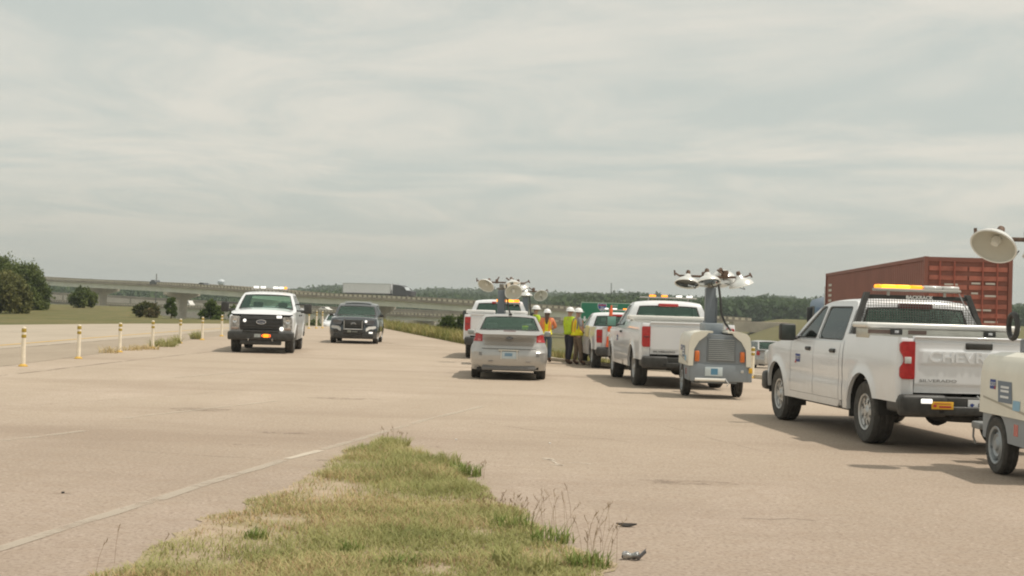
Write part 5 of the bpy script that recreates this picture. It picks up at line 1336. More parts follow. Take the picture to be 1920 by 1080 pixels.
    o_ = len(b.v)
    rimv = []
    for k in range(n):
        t = 2 * math.pi * k / n; fr_ = 1.0 + (.30 if math.sin(t) > 0 else .06) * abs(math.sin(t)); rimv += [H @ Vector((.128 * math.cos(t), .143 * math.sin(t), .036)), H @ Vector((.140 * math.cos(t), .150 * math.sin(t) * fr_, .026)), H @ Vector((.138 * math.cos(t), .148 * math.sin(t) * fr_, .018)), H @ Vector((.12 * math.cos(t), .135 * math.sin(t), .028))]
    b.add(rimv, [(4 * k + j, 4 * ((k + 1) % n) + j, 4 * ((k + 1) % n) + j + 1, 4 * k + j + 1) for k in range(n) for j in range(3)])
    b.add([H @ Vector((x, y, z)) for x, y, z in ((-.012, -.13, .10), (.012, -.13, .10), (.012, .0, .168), (-.012, .0, .168), (.012, .13, .10), (-.012, .13, .10))], [(0, 1, 2, 3), (3, 2, 4, 5)])
    b.build('hard_hat', HAT, root, smooth=50)
    b = MB(); b.lathe([(.001, .04), (.012, .02), (.018, -.005), (.001, -.012)], (0, .45, -1), H @ Vector((0, .100, -.005)), 8); b.build('nose', SKIN, root)
    for sg in (-1, 1):
        b = MB(); b.rbox(-.008, .008, -.02, .02, -.03, .03, .007, M=H @ Matrix.Translation((sg * .082, 0, -.01))); b.build('ear', SKIN, root)
        b = MB(); b.lathe([(.001, .008), (.010, .004), (.012, 0)], (0, 1, 0), H @ Vector((sg * .030, .088, .012)), 10); b.build('eye', mat('eye_dark', (.06, .04, .03), .3), root)
    b = MB(); b.rbox(-.022, .022, -.004, .006, -.005, .005, .004, M=H @ Matrix.Translation((0, .090, -.055))); b.build('mouth', mat('lips', (.40, .17, .14), .5), root)
    if hair == 'long': skinmesh('hair', [H @ Vector((0, -.03, .03)), H @ Vector((0, -.055, -.05)), H @ Vector((0, -.085, -.16)), H @ Vector((.0, -.115, -.30)), H @ Vector((.01, -.12, -.40))], [(0, 1), (1, 2), (2, 3), (3, 4)], [.10, .092, .075, .06, .03], HAIRB, root)
    else: skinmesh('hair', [H @ Vector((0, -.025, .03)), H @ Vector((0, -.035, -.03))], [(0, 1)], [.088, .072], HAIRB, root)
    return root

# ------------------------------------------------------------------ placing the vehicles
AMBERY = mat('amber_lit_core', (.35, .16, .01), .4, emit=2.8, ecol=(1, .40, .02))
# white work pickup in the right foreground
C5 = Vector((4.51, 18.2, 0)); a5 = R(6)
ctr = C5 + Vector((math.cos(a5), math.sin(a5), 0)) * 1.0
p1, q1 = pickup('pickup_truck', 'white pickup in the right foreground with tool box, mesh rack and long amber light bar', (ctr.x, ctr.y, 0), a5,
                'white work pickups', lights='new', tail_text=('CHEVROLET', 'SILVERADO'), door_logo=True)
# tool box across the bed
b = MB(); y0, y1 = -.15, .38; zt = q1['zbed'] + .02
b.rbox(-.98, .98, y0 + .03, y1 - .03, zt - .05, zt + .075, .01); b.rbox(-.84, .84, y0 + .04, y1 - .04, 1.0, zt, .01)
tb = b.build('tool_box', mat('box_alu', (.55, .54, .48), .35, metal=.5, var=.08), p1)
b = MB(); b.rbox(-1.03, 1.03, y0, y1, zt + .078, zt + .15, .028, seg=3); b.build('lid', mat('box_lid', (.78, .77, .73), .28, metal=.25), tb)
for x in (-.62, .62):
    b = MB(); b.rbox(x - .08, x + .08, y0 + .012, y0 + .04, zt + .0, zt + .07, .01); lt = b.build('latch', BLACKP, tb)
    b = MB(); b.rbox(x - .03, x + .03, y0 + .0, y0 + .015, zt + .02, zt + .055, .01); b.build('lock', CHROME, lt)
b = MB(); b.rbox(-.99, -.70, y0 + .018, y0 + .035, zt + .005, zt + .06, .005); b.rbox(-.46, -.22, y0 + .018, y0 + .035, zt + .01, zt + .06, .005); b.build('box_trim', mat('brown_trim', (.16, .11, .09), .6), tb) if False else None
for xa, xb in ((-.99, -.70), (-.46, -.22)):
    b = MB(); b.rbox(xa, xb, y0 + .018, y0 + .035, zt + .008, zt + .06, .005); b.build('box_trim', mat('brown_trim', (.16, .11, .09), .6), tb)
# headache rack
yk = q1['cabback'] - .06; zt2 = 1.915
b = MB()
for sg in (-1, 1):
    b.prism([(sg * .93, 1.39), (sg * .86, 1.39), (sg * .66, zt2 + .03), (sg * .73, zt2 + .03)], lambda u, v, w_: (u, w_ + (v - 1.39) * .16, v), yk - .05, yk + .02)
b.rbox(-.70, .70, yk + .045, yk + .095, zt2 - .055, zt2 + .0, .01); b.rbox(-.90, .90, yk - .05, yk + .02, 1.385, 1.43, .01)
rk = b.build('headache_rack', BLACKP, p1)
b = MB(); ym = lambda z: yk + .01 + (z - 1.39) * .14
for k in range(14):
    z = 1.44 + k * .033; hw_ = lerp(.88, .68, (z - 1.39) / .52); b.box(-hw_, hw_, ym(z) - .003, ym(z) + .003, z - .003, z + .003)
for k in range(48):
    x = -.86 + k * 1.72 / 47; zt_ = min(zt2 - .05, 1.39 + (.93 - abs(x)) / .27 * .52); b.prism([(x - .003, 1.42), (x + .003, 1.42), (x + .003, zt_), (x - .003, zt_)], lambda u, v, w_: (u, ym(v) + w_, v), -.002, .002)
b.build('mesh_screen', mat('mesh_grey', (.16, .155, .14), .5), rk, smooth=0)
text('BACKRACK', .062, mat('white_letters', (.9, .9, .88), .4), rk, REARM(.02, yk + .043, zt2 - .027), ext=.002, sx=1.15, off=.002)
lightbar(p1, -.62, .56, yk + .02, zt2 + .05, [(-.60, -.53, AMBERH), (-.52, -.33, AMBERY), (-.325, -.14, AMBERY), (-.13, .03, AMBERH), (.045, .30, LENSC), (.31, .54, LENSC)], h=.085, d=.16)
b = MB(); b.tube([(.55, yk, zt2 + .04), (.62, yk - .03, zt2 - .12), (.74, yk - .06, 1.6), (.84, yk - .07, 1.42)], .008, 5); b.build('cable', mat('grey_cable', (.3, .3, .3), .5), rk)
bp = [c for c in p1.children if c.name.startswith('rear_bumper')][0]
b = MB(); b.box(-.60, -.34, q1['yr'] - .137, q1['yr'] - .133, .545, .635) if False else b.rbox(-.63, -.36, q1['yr'] - .140, q1['yr'] - .128, .535, .625, .004); ys_ = b.build('sticker', YELLOWS, bp)
b = MB(); b.box(-.60, -.39, q1['yr'] - .142, q1['yr'] - .1405, .60, .607); b.box(-.54, -.39, q1['yr'] - .142, q1['yr'] - .1405, .555, .575); b.box(-.61, -.57, q1['yr'] - .142, q1['yr'] - .1405, .56, .59); b.build('sticker_print', REDL, ys_, smooth=0)
b = MB(); b.rbox(-.76, -.62, q1['yr'] - .143, q1['yr'] - .12, .60, .655, .02); b.build('reverse_light', LAMPW, bp)

# white pickup in the middle of the convoy
C3 = Vector((2.66, 31.05, 0)); a3 = R(3.2); ctr = C3 + Vector((math.cos(a3), math.sin(a3), 0)) * 1.0
p2, q2 = pickup('pickup_truck', 'white pickup with two amber and two white roof lamps, towing the fully visible light tower', (ctr.x, ctr.y, 0), a3, 'white work pickups', WB=3.62, cabback=1.35, nwin=1, lights='old', tail_text=(None, 'SILVERADO'), door_logo=True, mglass=mat('mirror_glass_green', (.22, .42, .35), .15))
lightbar(p2, -.62, .70, q2['yRf'] - .45, 1.925, [(-.40, -.25, AMBERH), (-.12, .02, AMBERH), (.22, .36, LAMPW), (.46, .60, LAMPW)], h=.075, d=.12)
def bedcover(root, q, nm='bed_cover'):
    b = MB(); z = q['zbed']; b.rbox(-.97, .97, q['yr'] + .12, q['yr'] + .70, z + .02, z + .085, .02); b.rbox(-.93, .93, q['yr'] + .14, q['yr'] + .68, z - .06, z + .03, .01)
    o = b.build(nm, WALU, root); return o
b = MB(); z = q2['zbed']; b.rbox(-.98, .98, .75, 1.22, z + .05, z + .15, .03); b.rbox(-.90, .90, .78, 1.18, z - .2, z + .052, .02); b.build('tool_box', WALU, p2)

# third white pickup, between the workers and the middle pickup
C2 = Vector((2.50, 44.3, -.17)); a2 = R(3.5); ctr = C2 + Vector((math.cos(a2), math.sin(a2), 0)) * 1.0
p3, q3 = pickup('pickup_truck', 'white pickup beside the workers, an orange and white tube standing at its tailgate', (ctr.x, ctr.y, -.17), a2, 'white work pickups', WB=3.62, cabback=1.35, nwin=1, lights='old', hs=.93)
lightbar(p3, -.55, .60, q3['yRf'] - .45, 1.80, [(-.38, -.26, LAMPW), (-.12, .02, LAMPW), (.22, .34, AMBERH), (.42, .54, AMBERH)], h=.075, d=.12)
b = MB(); b.rbox(-1.06, -1.0, .5, 1.1, .95, 1.30, .02); b.build('hose_reel', mat('pale_yellow', (.62, .55, .25), .6), p3)
# fourth, beyond the silver sedan
C4 = Vector((-1.43, 45.3, 0)); a4 = R(-1.0); ctr = C4 + Vector((math.cos(a4), math.sin(a4), 0)) * 1.0
p4, q4 = pickup('pickup_truck', 'white pickup just beyond the silver sedan, with a blazing amber beacon on its roof', (ctr.x, ctr.y, 0), a4, 'white work pickups', WB=3.62, cabback=1.1, nwin=1, lights='old')
lightbar(p4, -.10, .70, q4['cabback'] - .08, 1.735, [(-.08, .08, AMBER), (.09, .24, AMBERH), (.25, .48, AMBERY), (.49, .66, AMBERH)], h=.15, d=.14)
b = MB(); z = q4['zbed']; b.rbox(-.96, -.06, -.9, -.4, z + .03, z + .15, .03); b.rbox(.05, .96, -.9, -.4, z + .03, z + .15, .03); b.rbox(-.9, .9, -.88, -.42, z - .2, z + .035, .02); b.build('tool_box', mat('bright_white', (.8, .79, .76), .35), p4)

# work truck facing the camera
FC = G(493, 660.5); af = math.pi + R(5.0)
p5, q5 = pickup('pickup_truck', 'tall white pickup facing the camera, with a lit amber lamp in its black bumper', (0, 0, 0), 0, 'white work pickups', WB=3.95, cabback=1.0, nwin=2, lights='old', front='hd', hs=1.02, W=1.0, rimm=mat('dark_rim', (.08, .08, .08), .5))
off = Matrix.Rotation(af, 3, 'Z') @ Vector((0, 3.95, 0)); p5.location = Vector((FC.x, FC.y, 0)) - off; p5.rotation_euler = (0, 0, af)
lightbar(p5, -.58, .58, q5['yRf'] - .40, 1.955, [(.34, .50, LAMPW), (.12, .28, LAMPW), (-.28, -.12, LAMPW), (-.46, -.31, LAMPW), (-.56, -.47, AMBER)], h=.115, d=.16)

# dark suv with push bumper
SUVP = dict(W=.98, WB=3.0, yr=-1.05, yf=3.88, r=.38, zdeck=1.12, zbelt=1.09, zhood=.99, yC=-.98, yRr=-.62, yRf=1.62, yA=2.50, seamB=1.25, seamC=.28, zroof=1.60, wr=.74, lidw=.62, lidz=.66, tin=.07, suv=True, rr=(.14, .16), rf=(.30, .34), mirm=BLACKP)
DARKP = mat('dark_blue_grey_paint', (.075, .085, .095), .22, metal=.6, coat=1.0)
EC = G(664.5, 643.5); ae = math.pi + R(2.2)
ex, EB, _ = car('suv', 'dark grey police style suv with black push bar facing the camera', (0, 0, 0), 0, SUVP, DARKP, 'suv')
off = Matrix.Rotation(ae, 3, 'Z') @ Vector((0, 3.0, 0)); ex.location = Vector((EC.x, EC.y, 0)) - off; ex.rotation_euler = (0, 0, ae)
yf = 3.88
b = MB(); b.rbox(-.42, .42, yf - .12, yf + .03, .62, .93, .05); b.rbox(-.60, .60, yf - .14, yf + .01, .28, .56, .04); gr = b.build('grille', BLACKP, ex)
text('Ford', .07, CHROME, gr, FRONTM(0, yf + .034, .80), ext=.002)
b = MB(); n = 20; b.tube([(.10 * math.cos(2 * math.pi * k / n), yf + .033, .80 + .042 * math.sin(2 * math.pi * k / n)) for k in range(n + 1)], .009, 6); b.build('emblem_ring', CHROME, gr)
for sg in (-1, 1):
    b = MB(); b.prism([(sg * x, z) for x, z in roundpoly([(.44, .90), (.50, .76), (.80, .78), (.86, .93), (.70, .96)], .03)], lambda u, v, w_: (u, w_ - .22 * max(0, abs(u) - .45) ** 1.2 * 1.6, v), yf - .18, yf + .02); hl = b.build('headlight', mat('suv_headlamp', (.10, .10, .11), .15, coat=1), ex)
    b = MB(); b.prism([(sg * x, z) for x, z in roundpoly([(.50, .62), (.60, .70), (.88, .72), (.90, .64), (.80, .60), (.66, .60), (.56, .52), (.50, .50)], .03)], lambda u, v, w_: (u, w_ - .20 * max(0, abs(u) - .45) ** 1.2 * 1.6, v), yf - .12, yf + .03); b.build('bumper_trim', mat('silver_trim', (.55, .56, .56), .35, metal=.3) if sg > 0 else mat('white_trim', (.85, .85, .83), .3), ex)
    b = MB(); b.rbox(min(sg * .60, sg * .80), max(sg * .60, sg * .80), yf - .12, yf - .01, .46, .60, .03); b.build('fog_recess', BLACKP, ex)
b = MB(); b.lathe([(.05, 0), (.03, .02), (.001, .025)], (0, 1, 0), (-.50, yf + .04, .90), 14); b.build('strobe', LAMPW, ex)
b = MB(); b.rbox(-.78, -.62, yf - .04, yf + .02, .42, .49, .02); b.build('fog_light', LAMPW, ex)
b = MB()
for sg in (-1, 1): b.tube([(sg * .36, yf + .02, .40), (sg * .36, yf + .14, .44), (sg * .36, yf + .14, .96), (sg * .36, yf + .06, .98)], .028, 8)
for z in (.60, .94): b.tube([(-.36, yf + .14, z), (.36, yf + .14, z)], .022, 8)
b.rbox(-.40, .40, yf + .10, yf + .17, .42, .56, .02); pb = b.build('push_bar', BLACKP, ex)
b = MB()
for sg in (-1, 1): b.tube([(sg * .36, yf + .172, .56), (sg * .36, yf + .172, .93)], .010, 6)
b.tube([(-.34, yf + .172, .585), (.34, yf + .172, .585)], .016, 6); b.build('push_bar_strip', ALU, pb)
b = MB(); b.rbox(.08, .22, yf + .172, yf + .178, .46, .54, .01); b.rbox(-.18, .04, yf + .172, yf + .178, .475, .50, .004); b.build('plate_fragment', mat('dull_plate2', (.30, .32, .28), .5, var=.3, vscale=20), pb)
b = MB(); b.rbox(-.80, .80, yf - .30, yf - .04, .22, .42, .04); b.rbox(-.60, .60, yf - .10, yf + .02, .22, .44, .03); b.build('lower_grille', BLACKP, ex)
b = MB(); b.rbox(-.55, .55, 1.35, 1.50, 1.655, 1.70, .02); b.rbox(-.50, .50, -.3, 1.2, 1.650, 1.665, .01) if False else None; b.build('roof_sky_strip', mat('sky_reflection_grey', (.50, .53, .53), .3), ex)  # roof bar; the sky's reflection on the roof is put into its pale grey

# silver sedan in the centre, seen from behind
SEDP = dict(W=.86, WB=2.61, yr=-.93, yf=3.50, r=.315, zdeck=1.06, zbelt=.955, zhood=.80, yC=-.10, yRr=.42, yRf=1.20, yA=2.08, seamB=1.12, seamC=.22, zroof=1.40, wr=.60, lidw=.56, lidz=.69, tin=.10, cin=.0, rr=(.26, .30), dcrown=.035, rim=SILVER)
SILP = mat('silver_paint', (.46, .45, .43), .30, metal=.50, coat=.7, var=.02)
SG_ = G(954.5, 709.5)
sdn, SB, lid = car('sedan', 'silver four door sedan in the centre, seen from behind', (SG_.x - .02, SG_.y + .05, 0), R(.3), SEDP, SILP, 'car')
yr = -.93
for sg in (1, -1):
    b = MB(); SB.strip(b, lambda p: p[0] < -.585 and p[1] < yr + .33, 8, zlo=.845, zhi=1.015, side=sg, inset=-.007)
    b.v = [(x, y, z if True else z) for x, y, z in b.v]; o = b.build('tail_light', LENSR, sdn)
    c = MB(); SB.strip(c, lambda p: -.80 < p[0] < -.66 and p[1] < yr + .2, 4, zlo=.855, zhi=.90, side=sg, inset=-.011); 
    if c.f: c.build('reverse_lens', mat('pinkish_lens', (.55, .18, .16), .25), o)
b = MB(); b.rbox(-.16, .16, yr - .012, yr + .02, .475, .635, .006); pl = b.build('licence_plate', mat('plate_blueish', (.50, .58, .62), .4), sdn)
b = MB(); b.rbox(-.10, .07, yr - .016, yr - .01, .53, .60, .004); b.build('plate_print', mat('plate_print_blue', (.18, .30, .42), .5), pl)
b = MB(); b.tube([(-.175, yr - .012, .46), (-.175, yr - .012, .65)], .010, 5); b.tube([(.175, yr - .012, .46), (.175, yr - .012, .65)], .010, 5); b.build('plate_frame', WALU, pl)
b = MB(); b.rbox(-.24, .22, yr - .03, yr + .02, .652, .678, .012); b.build('lid_strip', mat('pale_strip', (.75, .73, .66), .3), lid)
b = MB(); b.rbox(-.60, .60, yr + .02, yr + .12, .215, .30, .02); b.build('valance', mat('grey_valance', (.16, .155, .15), .6), sdn)
n = 20; b = MB(); b.add([(0, yr + .035, .93)] + [(.075 * math.cos(2 * math.pi * k / n), yr + .036, .93 + .03 * math.sin(2 * math.pi * k / n)) for k in range(n)], [(0, k + 1, (k + 1) % n + 1) for k in range(n)]); em = b.build('emblem', mat('emblem_dark', (.06, .07, .10), .3, metal=.3), lid)
text('Ford', .045, CHROME, em, REARM(0, yr + .033, .928), ext=.001)
b = MB(); b.rbox(-.14, .14, yr + .16, yr + .20, 1.075, 1.092, .006); b.build('brake_light', LENSRD, lid)
b = MB(); b.rbox(-.46, -.36, yr - .008, yr + .02, .40, .425, .005); b.rbox(.38, .48, yr - .008, yr + .02, .40, .425, .005); b.build('bumper_reflector', mat('grey_reflector', (.3, .27, .25), .4), sdn)
b = MB(); b.tube([(.52, .45, 1.44), (.53, .30, 1.50)], .01, 5); b.rbox(-.03, .05, .5, .62, 1.445, 1.475, .01); b.build('antenna', BLACKP, sdn)
b = MB(); b.rbox(.28, .42, .05, .06, .97, 1.2, .01); b.build('lime_jacket', LIME, sdn)

# vehicles out on the motorway and beyond
SUV2 = dict(SUVP); SUV2.update(W=.93, mirm=None); SUV2['mirm'] = BLACKP
GREYPT = mat('pale_grey_paint', (.42, .42, .41), .3, metal=.4, coat=.6)
for (px, D, lab, P_, pt, aa, cat) in ((1443, 86, 'pale grey suv driving away on the motorway, just left of the foreground pickup', SUV2, GREYPT, R(2), 'suv'),):
    x = (px - 960) / F * D; z = gz(x, D) + (.03 if x > 0 else 0); o, BB, ld = car('suv', lab, (x, D, z), aa, P_, pt, cat)
    for sg in (-1, 1):
        b = MB(); b.rbox(min(sg * .70, sg * .9), max(sg * .70, sg * .9), -1.06, -.90, .80, 1.05, .03); b.build('tail_light', LENSR, o)
        b = MB(); b.rbox(min(sg * .55, sg * .85), max(sg * .55, sg * .85), 3.70, 3.86, .72, .85, .03); b.build('headlight', LENSC, o)
    b = MB(); b.rbox(-.4, .4, 3.80, 3.89, .55, .82, .03); b.build('grille', BLACKP, o)
x = (636 - 960) / F * 104
wo, _, _ = car('sedan', 'white car almost hidden behind the left side of the dark suv', (x, 104, -.60), R(182), SEDP, WHITE, 'car')
for sg in (-1, 1):
    b = MB(); b.rbox(min(sg * .45, sg * .75), max(sg * .45, sg * .75), 3.36, 3.46, .58, .70, .03); b.build('headlight', LENSC, wo)
def far_car(px, D, z, rz, m, lab, cat='car', kind='car'):
    x = (px - 960) / F * D; root = empty(kind, (x, D, z), rz); tag(root, lab, cat)
    b = MB()
    if kind == 'car': b.prism(roundpoly([(-2.2, .25), (2.2, .25), (2.25, .72), (1.2, .92), (.6, 1.38), (-1.0, 1.42), (-1.7, .98), (-2.25, .9)], .12), lambda u, v, w_: (w_, u, v), -.85, .85)
    elif kind == 'van': b.prism(roundpoly([(-2.6, .3), (2.5, .3), (2.55, 1.0), (1.9, 1.25), (1.4, 2.1), (-2.6, 2.1)], .15), lambda u, v, w_: (w_, u, v), -.95, .95)
    b.build('body', m, root, smooth=30)
    for sx in (-1, 1):
        b = MB(); pr = [(-.9, .98), (.75, .98), (.5, 1.30), (-.8, 1.32)] if kind == 'car' else [(1.0, 1.25), (1.75, 1.25), (1.3, 1.9), (1.0, 1.9)]
        b.prism(pr, lambda u, v, w_: (sx * w_, u, v), .84 if kind == 'car' else .94, .86 if kind == 'car' else .965); b.build('side_window', BLACKP, root, smooth=0)
        for sy in (-1, 1):
            b = MB(); b.lathe([(.001, .0), (.18, .0), (.32, -.02), (.32, -.2), (.001, -.2)], (sx, 0, 0), (sx * (.88 if kind == 'car' else .98), sy * (1.35 if kind == 'car' else 1.7), .32), 16); b.build('wheel', TYRE, root)
    return root
def ztopline(pl, px, D0):
    q = min([at(*p) for p in pl], key=lambda p: abs(p.x / p.y - (px - 960) / F)); return q
def on_deck(path, px, drop, back):
    i = min(range(len(path)), key=lambda k: abs(path[k].x / path[k].y - (px - 960) / F)); q = path[i]; d = (path[min(i + 1, len(path) - 1)] - path[max(0, i - 1)]).normalized()
    nr = Vector((-d.y, d.x, 0)).normalized(); nr = nr if nr.y > 0 else -nr; c = q + nr * back; return c, q.z - drop, math.atan2(d.y, d.x) - math.pi / 2
WC = mat('far_white', (.75, .74, .70), .4); DC = mat('far_dark', (.06, .065, .07), .4)
c, z, a = on_deck(pw_, 188, .9, 4); r_ = far_car(188, c.y, z, a, WC, 'white car behind the barrier wall, right of the rounded bush')
c, z, a = on_deck(UPP, 292, .85, 3.5); r_ = far_car(292, c.y, z, a, DC, 'dark car roof showing above the overpass parapet below the thin mast')
c, z, a = on_deck(UPP, 383, .85, 3.5); r_ = far_car(383, c.y, z, a, DC, 'dark car on the overpass left of the white water tower')
c, z, a = on_deck(LOP, 612, .55, 3.5); r_ = far_car(612, c.y, z, a, WC, 'white car on the lower bridge left of the dark suv')
c, z, a = on_deck(LOP, 343, .5, 3.5); far_car(336, c.y, z, a, WC, 'white box van on the lower bridge right of the nearest pier', 'van', 'van')
far_car(353, c.y - 1, z, a, WC, 'second white van on the lower bridge, close behind the first', 'van', 'van')
xh = (1427 - 960) / F * 333; far_car(1427, 333, gz(xh, 333) - .1, R(-85), WC, 'white car passing on the crest of the grassy hill at the right')
x_ = (735 - 960) / F * 250; far_car(735, 250, gz(x_, 250) + 0, R(60), WC, 'pale car under the lower bridge right of the dark suv')
x_ = (356 - 960) / F * 190; far_car(356, 190, -2.6, R(60), mat('far_silver', (.45, .45, .45), .4), 'silver car under the lower bridge beside the reddish shrub')

def semi(name, label, loc, rz, L_, Ht, Wd, tm, cm, kind=0, zb=1.15, cab=True):
    root = empty(name + '_trailer', loc, rz); tag(root, label, 'trailer'); h = Wd / 2
    b = MB(); b.box(-h, h, 0, L_, zb, Ht); bx = b.build('box', tm, root, smooth=0); b = MB()
    for x in (-h, h):
        for y in (0, L_): b.box(x - .06, x + .06, y - .06, y + .06, zb - .03, Ht + .03)
        b.box(x - .05, x + .05, 0, L_, Ht - .09, Ht + .025); b.box(x - .05, x + .05, 0, L_, zb - .05, zb + .12)
    for z in (zb + .06, Ht - .04): b.box(-h, h, -.05, .04, z - .07, z + .06); b.box(-h, h, L_ - .04, L_ + .05, z - .07, z + .06)
    b.build('frame', tm if kind else mat('pale_rail', (.45, .45, .46), .5), root, smooth=0)
    if kind:
        for sg in (-1, 1):
            b = MB(); y = .25
            while y < L_ - .25:
                b.prism([(y, 0), (y + .07, .018), (y + .17, .018), (y + .24, 0)], lambda u, v, w_: (sg * (h + v), u, w_), zb + .12, Ht - .1); y += .30
            b.build('corrugation', tm, root, smooth=0)
        b = MB()
        for x in (-.85, -.42, .42, .85): b.tube([(x, -.09, zb + .05), (x, -.09, Ht - .1)], .022, 6)
        b.build('lock_rod', mat('rod_red', (.33, .09, .06), .5), root)
        b = MB()
        for z in [zb + .35 + .28 * k for k in range(9)]: b.box(-1.16, -.03, -.045, -.03, z, z + .14); b.box(.03, 1.16, -.045, -.03, z, z + .14)
        b.build('door_rib', mat('container_red_light', (.38, .125, .085), .6, var=.25, vscale=2), root, smooth=0)
        b = MB()
        for (x0, x1, z0) in ((.10, .36, 3.35), (.52, .80, 3.35), (.10, .30, 3.05), (.5, .84, 2.98), (.12, .7, 2.55), (.5, .9, 2.2), (-.7, -.3, 3.3), (.2, .9, 1.75), (-.8, -.5, 2.3)): b.box(x0, x1, -.05, -.046, z0, z0 + .055)
        b.build('door_marking', mat('faded_white', (.60, .56, .50), .6), root, smooth=0)
        b = MB()
        for k in range(8): b.box(-h - .036, -h - .031, L_ - 1.5, L_ - .7, Ht - .55 - k * .22, Ht - .45 - k * .22)
        b.build('side_marking', mat('faded_white', (.60, .56, .50), .6), root, smooth=0)
    b = MB(); b.box(-.5, .5, .4, L_ - .4, zb - .25, zb - .03); b.box(-1.1, 1.1, .2, .3, .55, .65); b.build('chassis', DARKU, root)
    for sg in (-1, 1):
        for y in (1.3, 2.6): make_wheel(root, sg * (h - .22), y, .50, .28, .28, sg, SILVER, 'disc')
    if cab:
        t = empty('semi_tractor', (0, 0, 0)); M = Matrix.Translation(loc) @ Matrix.Rotation(rz, 4, 'Z'); t.location = M @ Vector((0, L_ + .6, 0)); t.rotation_euler = (0, 0, rz); tag(t, cab, 'truck')
        hc = 3.05 if kind else 3.3
        b = MB(); b.prism(roundpoly([(0, .9), (5.6, .8), (5.7, 1.9), (5.45, 2.2), (5.0, 2.95), (4.4, hc), (0, hc + .15)] if kind else [(0, .9), (5.4, .8), (5.5, 1.9), (3.9, 2.1), (3.2, 2.95), (2.2, hc), (0, hc + .15)], .12), lambda u, v, w_: (w_, u, v), -1.15, 1.15); b.build('cab', cm, t, smooth=30)
        for sg in (-1, 1):
            b = MB(); b.prism([(3.6, 2.05), (5.2, 2.15), (4.9, 2.75), (3.6, 2.75)] if kind else [(2.3, 2.05), (3.65, 2.05), (3.1, 2.75), (2.3, 2.75)], lambda u, v, w_: (sg * w_, u, v), 1.14, 1.165); b.build('side_window', BLACKP, t, smooth=0)
            b = MB(); b.tube([(sg * 1.2, .0, 1.0), (sg * 1.2, .0, hc + .55)], .07, 8); b.build('exhaust_stack', CHROME, t)
            for y in (-.3, -1.5, 4.4): make_wheel(t, sg * .95, y, .50, .28, .28, sg, SILVER, 'disc')
            b = MB(); b.rbox(min(sg * 1.25, sg * 1.5), max(sg * 1.25, sg * 1.5), 3.5, 3.65, 2.0, 2.7, .04); b.build('mirror', BLACKP, t)
        b = MB(); ko = 1.60 if kind else 0.0; b.add([(-1.0, 3.94 + ko, 2.12), (1.0, 3.94 + ko, 2.12), (.95, 3.27 + ko * 1.08, 2.92), (-.95, 3.27 + ko * 1.08, 2.92)], [(0, 1, 2, 3)]); b.build('windshield', DGLASS, t)
        if kind: b = MB(); b.rbox(-1.0, 1.0, .3, 2.2, hc + .10, hc + .32, .1); b.build('roof_fairing', mat('pale_blue_paint', (.36, .66, .90), .25, coat=.8), t)
        b = MB(); b.box(-.45, .45, -2.2, 5.0, .6, .9); b.build('chassis', DARKU, t)
    return root
RC = at(1735, 600, 43); zc = gz(14, 48) + .03; ang = math.atan2(-(13.9 - RC.x), 20.0)
CONT = mat('container_red', (.245, .090, .064), .6, var=.10, vscale=.8)
semi('container', 'long rust red corrugated container trailer on the motorway behind the foreground pickup', (RC.x + 1.25, 43, zc), R(-3.75), 19.2, 3.52 - zc, 2.5, CONT, mat('tractor_blue', (.20, .32, .62), .3, coat=.8), kind=1, cab='blue semi tractor pulling the rust red container trailer')
c, z, a = on_deck(UPP, 686, .85, 4.0)
i0 = min(range(len(UPP)), key=lambda k: abs(UPP[k].x / UPP[k].y - (635 - 960) / F)); q0 = UPP[i0]
semi('box', 'long pale grey box trailer crossing the overpass', (q0.x, q0.y + 3.5, q0.z - .85), R(-90) + math.atan2(UPP[i0 + 3].y - q0.y, UPP[i0 + 3].x - q0.x), 14.4, 3.6, 2.5, mat('pale_box', (.80, .81, .83), .5, var=.03, vscale=.3), mat('dark_tractor', (.06, .06, .07), .4), kind=0, cab='dark semi tractor ahead of the pale box trailer on the overpass')

# ------------------------------------------------------------------ light towers
light_tower('cream and grey light tower on its trailer, seen whole behind the middle pickup', (3.93, 27.75, 0), R(0), variant=0)
light_tower('light tower trailer cut off by the right edge of the view', (5.10 + .585, 14.95, 0), R(0.5), variant=1, mz=.24)
light_tower('light tower hidden behind the silver sedan, only its mast and lamps showing', (-.27, 40.6, 0), R(2), variant=2, logo=False)
light_tower('farthest light tower, one round lamp showing above the workers', (.50, 50.5, -.1), R(0), variant=3, logo=False)

# ------------------------------------------------------------------ workers
def W_(px, py): 
    p = G(px, py, -.15); return (p.x, p.y, dip(p.x, p.y) if p.y < 49 and p.x < xr(p.y) else -.17)
person('worker in yellow vest and white hard hat, mostly hidden behind the silver sedan', (.82, 47.9, -.12), R(-60), 1.84, LIME, NAVY, (((-.05, .02, -.27), (.02, .18, -.42)), ((.05, .02, -.27), (-.02, .20, -.40))), vest=YEL, group='road workers in hard hats', band=SILT)
person('worker with long brown hair, orange and yellow vest and blue jeans, back turned', (1.19, 46.9, -.13), R(-8), 1.74, mat('salmon_shirt', (.80, .26, .12), .7), JEAN, (((-.06, .03, -.26), (.06, .22, -.30)), ((.10, .05, -.24), (.02, .24, -.28))), vest=YEL, hair='long', group='road workers in hard hats', sleeve=mat('salmon_shirt'))
person('worker in lime shirt and dark trousers, standing beside the worker in the long yellow vest', (1.93, 46.9, -.17), R(-48), 1.86, LIME, NAVY, (((-.05, .02, -.28), (.02, .20, -.34)), ((.06, .04, -.28), (.0, .26, -.30))), group='road workers in hard hats', band=SILT, belly=1.15, legs=((-.0, .06), (.03, -.12)))
